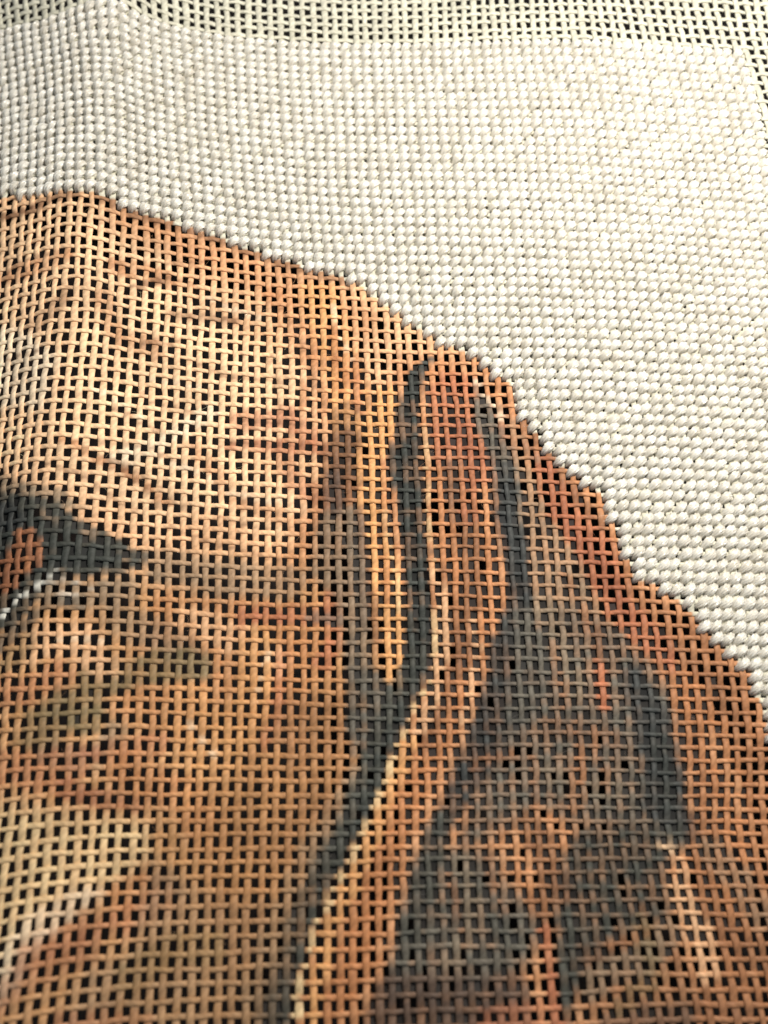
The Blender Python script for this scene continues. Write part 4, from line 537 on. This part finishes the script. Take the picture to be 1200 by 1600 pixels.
def in_poly(u, v, P):
    ins = np.zeros(u.shape, bool); d = np.full(u.shape, 1e9)
    for (x0, y0), (x1, y1) in zip(P, np.roll(P, -1, 0)):
        if y0 != y1:
            ins ^= ((y0 > v) != (y1 > v)) & (u < (x1 - x0) * (v - y0) / (y1 - y0) + x0)
        L = (x1-x0)**2 + (y1-y0)**2 + 1e-9
        t = np.clip(((u-x0)*(x1-x0) + (v-y0)*(y1-y0)) / L, 0, 1)
        d = np.minimum(d, np.hypot(u - x0 - t*(x1-x0), v - y0 - t*(y1-y0)))
    return ins, d

BARE = lin((234, 230, 208)) * .72
def outside(u, v):                       # beyond the head: the unpainted ground
    return in_poly(u, v, OUTLINE)[0]

def paint(u, v):
    """colour of the design, in thread coordinates: broad washes first, then the brush strokes over them"""
    u0, v0 = u, v
    u = u + (vnoise(u0*.9 + 7, v0*.9) - .5) * .5 + (vnoise(u0*.23, v0*.23 + 40) - .5) * .8
    v = v + (vnoise(u0*.9 + 90, v0*.9 + 3) - .5) * .5 + (vnoise(u0*.23 + 60, v0*.23) - .5) * .8
    c = np.zeros(u.shape + (3,))
    for k, (kind, rgb, w, soft, op, P) in enumerate(STROKES):
        P = np.array(P)
        s = max(soft, .25)
        if kind:
            ins, d = in_poly(u, v, P)
            a = np.clip(.5 + np.where(ins, d, -d) / s, 0, 1)
        else:
            d = np.full(u.shape, 1e9)
            for q in range(len(P) - 1):
                (x0, y0), (x1, y1) = P[q], P[q+1]
                L = (x1-x0)**2 + (y1-y0)**2 + 1e-9
                t = np.clip(((u-x0)*(x1-x0) + (v-y0)*(y1-y0)) / L, 0, 1)
                ww = w[q] + (w[q+1] - w[q]) * t
                d = np.minimum(d, np.hypot(u - x0 - t*(x1-x0), v - y0 - t*(y1-y0)) - ww)
            a = np.clip(.5 - d / s, 0, 1)
        a = a*a*(3-2*a)
        if k:
            n = vnoise(u0*1.3 + 11*k, v0*1.3 + 5*k)
            a = np.clip(a * op * (.72 + .56*n), 0, 1)
        c += a[..., None] * (lin(rgb) - c)
    c *= (.86 + .28*vnoise(u0*.35 + 31, v0*.35 + 77))[..., None]
    return np.clip(c * .90, .004, .9)

# ---------------------------------------------------------------- materials
def nodes(m):
    m.use_nodes = True
    nt = m.node_tree
    return nt, nt.nodes, nt.links, nt.nodes['Principled BSDF']

def fibre_height(nt, N, L, along, around, noise_scale):
    """twisted plies: a wave over (along, around) with a little noise in it"""
    uv = N.new('ShaderNodeUVMap'); uv.uv_map = 'fibre'
    sp = N.new('ShaderNodeSeparateXYZ'); L.new(uv.outputs[0], sp.inputs[0])
    a = N.new('ShaderNodeMath'); a.operation = 'MULTIPLY'; a.inputs[1].default_value = along; L.new(sp.outputs[0], a.inputs[0])
    b = N.new('ShaderNodeMath'); b.operation = 'MULTIPLY'; b.inputs[1].default_value = around; L.new(sp.outputs[1], b.inputs[0])
    c = N.new('ShaderNodeMath'); c.operation = 'ADD'; L.new(a.outputs[0], c.inputs[0]); L.new(b.outputs[0], c.inputs[1])
    geo = N.new('ShaderNodeNewGeometry')
    nz = N.new('ShaderNodeTexNoise'); nz.inputs['Scale'].default_value = noise_scale; nz.inputs['Detail'].default_value = 2
    L.new(geo.outputs['Position'], nz.inputs['Vector'])
    d = N.new('ShaderNodeMath'); d.operation = 'MULTIPLY_ADD'; d.inputs[1].default_value = 1.2
    L.new(nz.outputs[0], d.inputs[0]); L.new(c.outputs[0], d.inputs[2])
    e = N.new('ShaderNodeMath'); e.operation = 'MULTIPLY'; e.inputs[1].default_value = 2*math.pi; L.new(d.outputs[0], e.inputs[0])
    f = N.new('ShaderNodeMath'); f.operation = 'SINE'; L.new(e.outputs[0], f.inputs[0])
    g = N.new('ShaderNodeMath'); g.operation = 'MULTIPLY_ADD'; g.inputs[1].default_value = .5; g.inputs[2].default_value = .5; L.new(f.outputs[0], g.inputs[0])
    return g, nz

def painted_thread(name, rough, spec):
    m = bpy.data.materials.new(name); nt, N, L, B = nodes(m)
    at = N.new('ShaderNodeAttribute'); at.attribute_name = 'paint'
    h, nz = fibre_height(nt, N, L, 1.5, 3.0, 2200)
    mr = N.new('ShaderNodeMapRange'); mr.inputs['To Min'].default_value = .86; mr.inputs['To Max'].default_value = 1.06
    L.new(h.outputs[0], mr.inputs['Value'])
    g2 = N.new('ShaderNodeTexNoise'); g2.inputs['Scale'].default_value = 900; g2.inputs['Detail'].default_value = 3
    geo = N.new('ShaderNodeNewGeometry'); L.new(geo.outputs['Position'], g2.inputs['Vector'])
    m2 = N.new('ShaderNodeMapRange'); m2.inputs['From Min'].default_value = .3; m2.inputs['From Max'].default_value = .7
    m2.inputs['To Min'].default_value = .90; m2.inputs['To Max'].default_value = 1.08
    L.new(g2.outputs[0], m2.inputs['Value'])
    mu = N.new('ShaderNodeMath'); mu.operation = 'MULTIPLY'; L.new(mr.outputs[0], mu.inputs[0]); L.new(m2.outputs[0], mu.inputs[1])
    vm = N.new('ShaderNodeVectorMath'); vm.operation = 'SCALE'; L.new(at.outputs['Color'], vm.inputs[0]); L.new(mu.outputs[0], vm.inputs['Scale'])
    L.new(vm.outputs[0], B.inputs['Base Color'])
    bp = N.new('ShaderNodeBump'); bp.inputs['Strength'].default_value = .4; bp.inputs['Distance'].default_value = .045 * MM
    L.new(h.outputs[0], bp.inputs['Height']); L.new(bp.outputs[0], B.inputs['Normal'])
    B.inputs['Roughness'].default_value = rough; B.inputs['Specular IOR Level'].default_value = spec
    return m

def yarn_material():
    m = bpy.data.materials.new('white_silk_yarn'); nt, N, L, B = nodes(m)
    h, nz = fibre_height(nt, N, L, .8, 11.0, 1500)
    geo = N.new('ShaderNodeNewGeometry')
    n2 = N.new('ShaderNodeTexNoise'); n2.inputs['Scale'].default_value = 420; n2.inputs['Detail'].default_value = 2
    L.new(geo.outputs['Position'], n2.inputs['Vector'])
    cr_ = N.new('ShaderNodeValToRGB')
    cr_.color_ramp.elements[0].position = .32; cr_.color_ramp.elements[0].color = (.63, .59, .50, 1)
    cr_.color_ramp.elements[1].position = .60; cr_.color_ramp.elements[1].color = (.75, .72, .64, 1)
    L.new(n2.outputs[0], cr_.inputs[0]); L.new(cr_.outputs[0], B.inputs['Base Color'])
    bp = N.new('ShaderNodeBump'); bp.inputs['Strength'].default_value = .9; bp.inputs['Distance'].default_value = .07 * MM
    L.new(h.outputs[0], bp.inputs['Height']); L.new(bp.outputs[0], B.inputs['Normal'])
    B.inputs['Roughness'].default_value = .27; B.inputs['Specular IOR Level'].default_value = .9
    B.inputs['Sheen Weight'].default_value = .15
    B.inputs['Subsurface Weight'].default_value = .5; B.inputs['Subsurface Scale'].default_value = .55 * MM
    B.inputs['Subsurface Radius'].default_value = (1, .92, .8)
    return m

def plain_attr(name, rough, spec=.3):
    m = bpy.data.materials.new(name); nt, N, L, B = nodes(m)
    at = N.new('ShaderNodeAttribute'); at.attribute_name = 'paint'; L.new(at.outputs['Color'], B.inputs['Base Color'])
    geo = N.new('ShaderNodeNewGeometry')
    nz = N.new('ShaderNodeTexNoise'); nz.inputs['Scale'].default_value = 3000; L.new(geo.outputs['Position'], nz.inputs['Vector'])
    bp = N.new('ShaderNodeBump'); bp.inputs['Strength'].default_value = .4; bp.inputs['Distance'].default_value = .05 * MM
    L.new(nz.outputs[0], bp.inputs['Height']); L.new(bp.outputs[0], B.inputs['Normal'])
    B.inputs['Roughness'].default_value = rough; B.inputs['Specular IOR Level'].default_value = spec
    return m

M_THREAD = painted_thread('painted_cotton_thread', .62, .25)
M_YARN = yarn_material()
M_FILM = plain_attr('dried_paint_film', .85, .08)
M_FUZZ = plain_attr('loose_fibre', .6)

m = bpy.data.materials.new('dark_wood'); nt, N, L, B = nodes(m)
tc = N.new('ShaderNodeTexCoord'); mp = N.new('ShaderNodeMapping'); mp.inputs['Scale'].default_value = (1, 14, 1)
L.new(tc.outputs['Object'], mp.inputs[0])
nz = N.new('ShaderNodeTexNoise'); nz.inputs['Scale'].default_value = 40; nz.inputs['Detail'].default_value = 5; L.new(mp.outputs[0], nz.inputs['Vector'])
rp = N.new('ShaderNodeValToRGB'); rp.color_ramp.elements[0].color = (.003, .002, .0015, 1); rp.color_ramp.elements[1].color = (.018, .008, .005, 1)
L.new(nz.outputs[0], rp.inputs[0]); L.new(rp.outputs[0], B.inputs['Base Color']); B.inputs['Roughness'].default_value = .7
M_WOOD = m

# ---------------------------------------------------------------- mesh helpers
def mesh_obj(name, verts, quads, mat, parent=None, uv=None, paint_col=None, tris=False, smooth=True):
    verts = np.asarray(verts, np.float32); quads = np.asarray(quads, np.int32)
    k = quads.shape[1]
    me = bpy.data.meshes.new(name)
    me.vertices.add(len(verts)); me.vertices.foreach_set('co', verts.ravel())
    me.loops.add(quads.size); me.loops.foreach_set('vertex_index', quads.ravel())
    me.polygons.add(len(quads)); me.polygons.foreach_set('loop_start', np.arange(0, quads.size, k, dtype=np.int32))
    if smooth: me.polygons.foreach_set('use_smooth', np.ones(len(quads), bool))
    if uv is not None:
        l = me.uv_layers.new(name='fibre'); l.data.foreach_set('uv', np.asarray(uv, np.float32).ravel())
    if paint_col is not None:
        a = me.color_attributes.new('paint', 'FLOAT_COLOR', 'POINT')
        a.data.foreach_set('color', np.concatenate([paint_col, np.ones((len(paint_col), 1))], 1).astype(np.float32).ravel())
    me.update(calc_edges=True)
    me.materials.append(mat)
    o = bpy.data.objects.new(name, me); col.objects.link(o)
    if parent: o.parent = parent
    return o

def tube_faces(R, S):
    r, s = np.meshgrid(np.arange(R - 1), np.arange(S), indexing='ij')
    s2 = (s + 1) % S
    q = np.stack([r*S + s, r*S + s2, (r+1)*S + s2, (r+1)*S + s], -1).reshape(-1, 4)
    return q

def tube_uv(R, S, along):
    r, s = np.meshgrid(np.arange(R - 1), np.arange(S), indexing='ij')
    a0 = along[r]; a1 = along[r+1]
    return np.stack([np.stack([a0, s/S], -1), np.stack([a0, (s+1)/S], -1), np.stack([a1, (s+1)/S], -1), np.stack([a1, s/S], -1)], 2).reshape(-1, 2)

# ---------------------------------------------------------------- the table under the canvas
tz = -9.5 * MM
t = bpy.data.meshes.new('table_top')
w, h, d = .45, .45, .02
import bmesh
bm = bmesh.new(); bmesh.ops.create_cube(bm, size=1, matrix=Matrix.Translation((0, 0, tz - d/2)) @ Matrix.Diagonal((2*w, 2*h, d, 1)))
bmesh.ops.bevel(bm, geom=bm.edges[:], offset=.002, segments=2, affect='EDGES')
bm.to_mesh(t); bm.free(); t.materials.append(M_WOOD)
table = bpy.data.objects.new('table_top', t); col.objects.link(table)
table['kind'] = 'structure'; table['label'] = 'dark brown table top glimpsed through the canvas holes'

# ---------------------------------------------------------------- the needlepoint canvas
root = bpy.data.objects.new('needlepoint_canvas', None); col.objects.link(root)
root.empty_display_size = .01
root['label'] = 'needlepoint canvas painted with a brown dog head, ground stitched in white yarn'
root['category'] = 'needlepoint'

UMIN, UMAX, VMIN, VMAX = -45, 50, -61, 47
SUB, SIDES = 4, 8
phi = np.arange(SIDES) * 2*np.pi / SIDES
CP = np.sign(np.cos(phi)) * np.abs(np.cos(phi))**.65; SP = np.sign(np.sin(phi)) * np.abs(np.sin(phi))**.65
WEAVE = .086

def slim(u, v):                          # on the ear the threads are drawn thinner and their plies show
    ins, d = in_poly(u, v, EAR)
    return np.clip(.5 + np.where(ins, d, -d) / 8, 0, 1)

def thread(name, fixed, lo, hi, vertical):
    n = (hi - lo) * SUB + 1
    t = np.linspace(lo, hi, n)
    seed = fixed * 3.7 + (500 if vertical else 0)
    wob = (vnoise(t*.22, np.full(n, seed)) - .5)*.20 + (vnoise(t*.9, np.full(n, seed + 9.3)) - .5)*.10
    wid = 1 + (vnoise(t*.45, np.full(n, seed + 17.1)) - .5)*.34 + (vnoise(t*1.7, np.full(n, seed + 5.1)) - .5)*.20
    u, v = (fixed + wob, t) if vertical else (t, fixed + wob)
    k = np.arange(lo, hi + 2)
    par = ((k + fixed) % 2) * 2 - 1
    z = WEAVE * np.cos(np.pi * (t + fixed)) * (-1 if vertical else 1)
    P = sheet(u, v); du, dv, nn = frame(u, v)
    P = P + nn * (z * PITCH)[:, None]
    T = np.gradient(P, axis=0); T /= np.linalg.norm(T, axis=1, keepdims=True)
    Sd = np.cross(T, nn); Sd /= np.linalg.norm(Sd, axis=1, keepdims=True)
    Nn = np.cross(Sd, T)
    hw, ht = (.288, .105) if vertical else (.205, .100)
    # threads are thinner where the paint is thick and old, fuller where the canvas is bare
    bare = np.where(outside(u, v), 1.0, 0.0)
    thin = slim(u, v)
    hw = hw * (1 + .04*bare) * (1 - (.15 if vertical else .18)*thin) * wid
    V = P[:, None] + (Sd[:, None] * (CP[None, :, None]) * hw[:, None, None] + Nn[:, None] * (SP[None, :, None]) * ht) * PITCH
    c = paint(u, v)
    c = np.where((bare > .5)[:, None], BARE[None] * (.94 + .1*vnoise(u*.4, v*.4))[:, None], c)
    load = rng.random(hi - lo + 3) * .22 + (.86 if vertical else .94)                # each float took the paint a little differently
    c = c * np.interp(t, np.arange(lo - 1, hi + 2) + .0, load)[:, None]
    cc = np.repeat(c, SIDES, axis=0)
    return mesh_obj(name, V.reshape(-1, 3), tube_faces(n, SIDES), M_THREAD, root, tube_uv(n, SIDES, t), np.clip(cc, .003, .92))

for i in range(UMIN, UMAX + 1):
    thread('warp_thread', i, VMIN, VMAX, True)
for j in range(VMIN, VMAX + 1):
    thread('weft_thread', j, UMIN, UMAX, False)

# ---------------------------------------------------------------- dried paint bridging the holes of the dark passages
hi_, hj_ = np.meshgrid(np.arange(UMIN, UMAX) + .5, np.arange(VMIN, VMAX) + .5)
hu, hv = hi_.ravel(), hj_.ravel()
pc = paint(hu, hv); lum = pc @ np.array([.3, .6, .1])
out = outside(hu + .0, hv)
near = in_poly(hu, hv, OUTLINE)[1]
ear = in_poly(hu, hv, EAR)[0]
prob = np.clip((.20 - lum) / .10, 0, 1) * .96
prob = np.where(ear, np.maximum(prob, .96 * np.clip((near - 2.2) / 2.5, 0, 1) * np.clip(.45 + 1.1*vnoise(hu*.2, hv*.2), 0, 1)), prob * .9)
prob = np.where(out | (near < 1.3), 0, prob)
keep = rng.random(len(hu)) < prob
fu, fv, fc = hu[keep], hv[keep], pc[keep]
nF = len(fu)
offs = [(-.5, -.5), (.5, -.5), (.5, .5), (-.5, .5), (0, 0)]
vv = []
for q, (a, b) in enumerate(offs):
    P = sheet(fu + a, fv + b); _, _, nn = frame(fu + a, fv + b)
    vv.append(P + nn * ((-.06 if q < 4 else -.24) * PITCH + (rng.random(nF)[:, None] - .5) * .05 * PITCH))
vv = np.stack(vv, 1).reshape(-1, 3)
b = np.arange(nF)[:, None] * 5
ff = np.concatenate([np.stack([b[:, 0] + k, b[:, 0] + (k + 1) % 4, b[:, 0] + 4], -1) for k in range(4)])
fl = np.minimum(fc @ np.array([.3, .6, .1]), .06)[:, None]
fcol = np.repeat((.35 * fc / (fc.max(1, keepdims=True) + 1e-6) + .65) * fl * (.30 + .45*rng.random(nF))[:, None], 5, axis=0)
film = mesh_obj('paint_film', vv, ff, M_FILM, root, None, fcol)
film['kind'] = 'stuff'; film['label'] = 'dark dried paint bridging holes of the canvas mesh'

# ---------------------------------------------------------------- white tent stitches
SR, SS = 9, 20
def stitch_shape(rs):
    """one slanted stitch over a crossing, in threads: x right, y up, z out of the canvas"""
    t = np.linspace(-1, 1, SR); ph = np.arange(SS) * 2*np.pi / SS
    lean = rs.normal(0, .07); bulge = rs.uniform(.88, 1.10); tw = rs.uniform(-1.5, -.7); p0 = rs.uniform(0, 6.28)
    off = rs.normal(0, .032, 2)
    c = np.stack([.48*t + lean*(1 - t*t)*.5 + off[0], .45*t - lean*(1 - t*t)*.5 + off[1], -.29 + .69*bulge*(1 - np.abs(t)**2.1)], -1)
    T = np.gradient(c, axis=0); T /= np.linalg.norm(T, axis=1, keepdims=True)
    Bn = np.cross(T, np.array([0, 0, 1.0])); Bn /= np.linalg.norm(Bn, axis=1, keepdims=True)
    Nn = np.cross(Bn, T)
    wdt = .37*bulge*(1 - .40*np.abs(t)**2.5); thk = .27*(1 - .25*t*t)
    a = ph[None] + tw*t[:, None] + p0
    lob = 1 + .15*np.cos(5*a)
    V = c[:, None] + (Bn[:, None]*(np.cos(ph)[None]*wdt[:, None]*lob)[..., None] + Nn[:, None]*(np.sin(ph)[None]*thk[:, None]*lob)[..., None])
    return V.reshape(-1, 3)

rs = np.random.default_rng(4)
SHAPES = [stitch_shape(rs) for _ in range(24)]
SQ = tube_faces(SR, SS); SUV = tube_uv(SR, SS, np.linspace(0, 1, SR))
ci, cj = np.meshgrid(np.arange(UMIN + 1, RIGHT_COL + 1), np.arange(TOP_ROW, VMAX - 1))
ci, cj = ci.ravel(), cj.ravel()
sel = outside(ci.astype(float), cj.astype(float))
ci, cj = ci[sel], cj[sel]
CENT = sheet(ci, cj)
cpos = np.array(cam.matrix_world.translation); cinv = np.array(cam.matrix_world.inverted())
pcam = CENT @ cinv[:3, :3].T + cinv[:3, 3]
px = .5 + pcam[:, 0] / -pcam[:, 2] * 30/24; py = .5 + pcam[:, 1] / -pcam[:, 2] * 30/24 * .75
inview = (px > 0) & (px < 1) & (py > 0) & (py < 1)
order = np.argsort(-pcam[:, 2] + (~inview) * 10.0)
single = order[:300]; rest = order[300:]
me_pool = []
for k, V in enumerate(SHAPES):
    o = mesh_obj('stitch', V * [1, 1, 1], SQ, M_YARN, None, SUV)
    me_pool.append(o.data); bpy.data.objects.remove(o)
du, dv, nn = frame(ci.astype(float), cj.astype(float))
for s in single:
    x = du[s]; x = x / np.linalg.norm(x); z = nn[s]; y = np.cross(z, x)
    sx = np.linalg.norm(du[s]); sy = np.linalg.norm(dv[s])
    M = Matrix(((x[0], y[0], z[0], CENT[s, 0]), (x[1], y[1], z[1], CENT[s, 1]), (x[2], y[2], z[2], CENT[s, 2]), (0, 0, 0, 1)))
    o = bpy.data.objects.new('stitch', me_pool[random.randrange(len(me_pool))]); col.objects.link(o)
    o.parent = root
    o.matrix_basis = M @ Matrix.Diagonal((sx, sy, PITCH, 1))
SH = np.stack(SHAPES)[rng.integers(0, len(SHAPES), len(rest))]           # (n, SR*SS, 3)
uu = ci[rest][:, None] + SH[..., 0]; vv_ = cj[rest][:, None] - SH[..., 1]
P = sheet(uu, vv_); nrm_ = np.repeat(nn[rest][:, None], SH.shape[1], 1)
V = P + nrm_ * (SH[..., 2] * PITCH)[..., None]
nS = len(rest)
Q = (SQ[None] + (np.arange(nS) * SR * SS)[:, None, None]).reshape(-1, 4)
g = mesh_obj('stitched_ground', V.reshape(-1, 3), Q, M_YARN, root, np.tile(SUV, (nS, 1)))
g['kind'] = 'stuff'; g['label'] = 'rows of white tent stitches filling the ground around the dog head'

# ---------------------------------------------------------------- loose fibres
fib_v, fib_f, fib_c = [], [], []
def fibre(p, d, n, length, rad, colr):
    base = len(fib_v)
    side = np.cross(d, n); side /= np.linalg.norm(side) + 1e-9
    bend = rng.normal(0, .5); lift = rng.uniform(.1, .7)
    for k in range(5):
        s = k / 4
        c = p + d*length*s + side*bend*length*s*s + n*length*lift*s*(1 - .6*s)
        r = rad * (1 - .6*s)
        for q in range(3):
            a = q*2.0944
            fib_v.append(c + (side*math.cos(a) + n*math.sin(a))*r); fib_c.append(colr)
    for k in range(4):
        for q in range(3):
            fib_f.append((base + k*3 + q, base + k*3 + (q+1) % 3, base + (k+1)*3 + (q+1) % 3, base + (k+1)*3 + q))
edge_d = in_poly(ci.astype(float), cj.astype(float), OUTLINE)[1]
rim = np.where(edge_d < 1.4)[0]
for _ in range(420):
    s = rim[rng.integers(len(rim))]
    a = rng.uniform(0, 6.28)
    d = du[s]*math.cos(a) + dv[s]*math.sin(a); d /= np.linalg.norm(d)
    fibre(CENT[s] + nn[s]*PITCH*rng.uniform(.2, .6) + d*PITCH*.3, d, nn[s], PITCH*rng.uniform(.3, .9), .011*MM, np.array([.85, .83, .76]))
for _ in range(500):
    s = rng.integers(len(ci)); a = rng.uniform(0, 6.28)
    d = du[s]*math.cos(a) + dv[s]*math.sin(a); d /= np.linalg.norm(d)
    fibre(CENT[s] + nn[s]*PITCH*.66, d, nn[s], PITCH*rng.uniform(.3, 1.0), .009*MM, np.array([.86, .84, .78]))
ru = rng.uniform(UMIN + 2, UMAX - 2, 1500); rv = rng.uniform(VMIN + 2, VMAX - 2, 1500)
ok = ~outside(ru, rv); ru, rv = ru[ok][:520], rv[ok][:520]
rc = paint(ru, rv); rp_ = sheet(ru, rv); rdu, rdv, rn = frame(ru, rv)
for k in range(len(ru)):
    a = rng.uniform(0, 6.28)
    d = rdu[k]*math.cos(a) + rdv[k]*math.sin(a); d /= np.linalg.norm(d)
    fibre(rp_[k] + rn[k]*PITCH*.2, d, rn[k], PITCH*rng.uniform(.3, .9), .012*MM, np.clip(rc[k]*1.25 + .05, 0, .8))
fz = mesh_obj('loose_fibre', np.array(fib_v), np.array(fib_f), M_FUZZ, root, None, np.array(fib_c))
fz['kind'] = 'stuff'; fz['label'] = 'fine loose fibres standing off threads and stitches'

print('stitches', len(ci), 'film', nF)
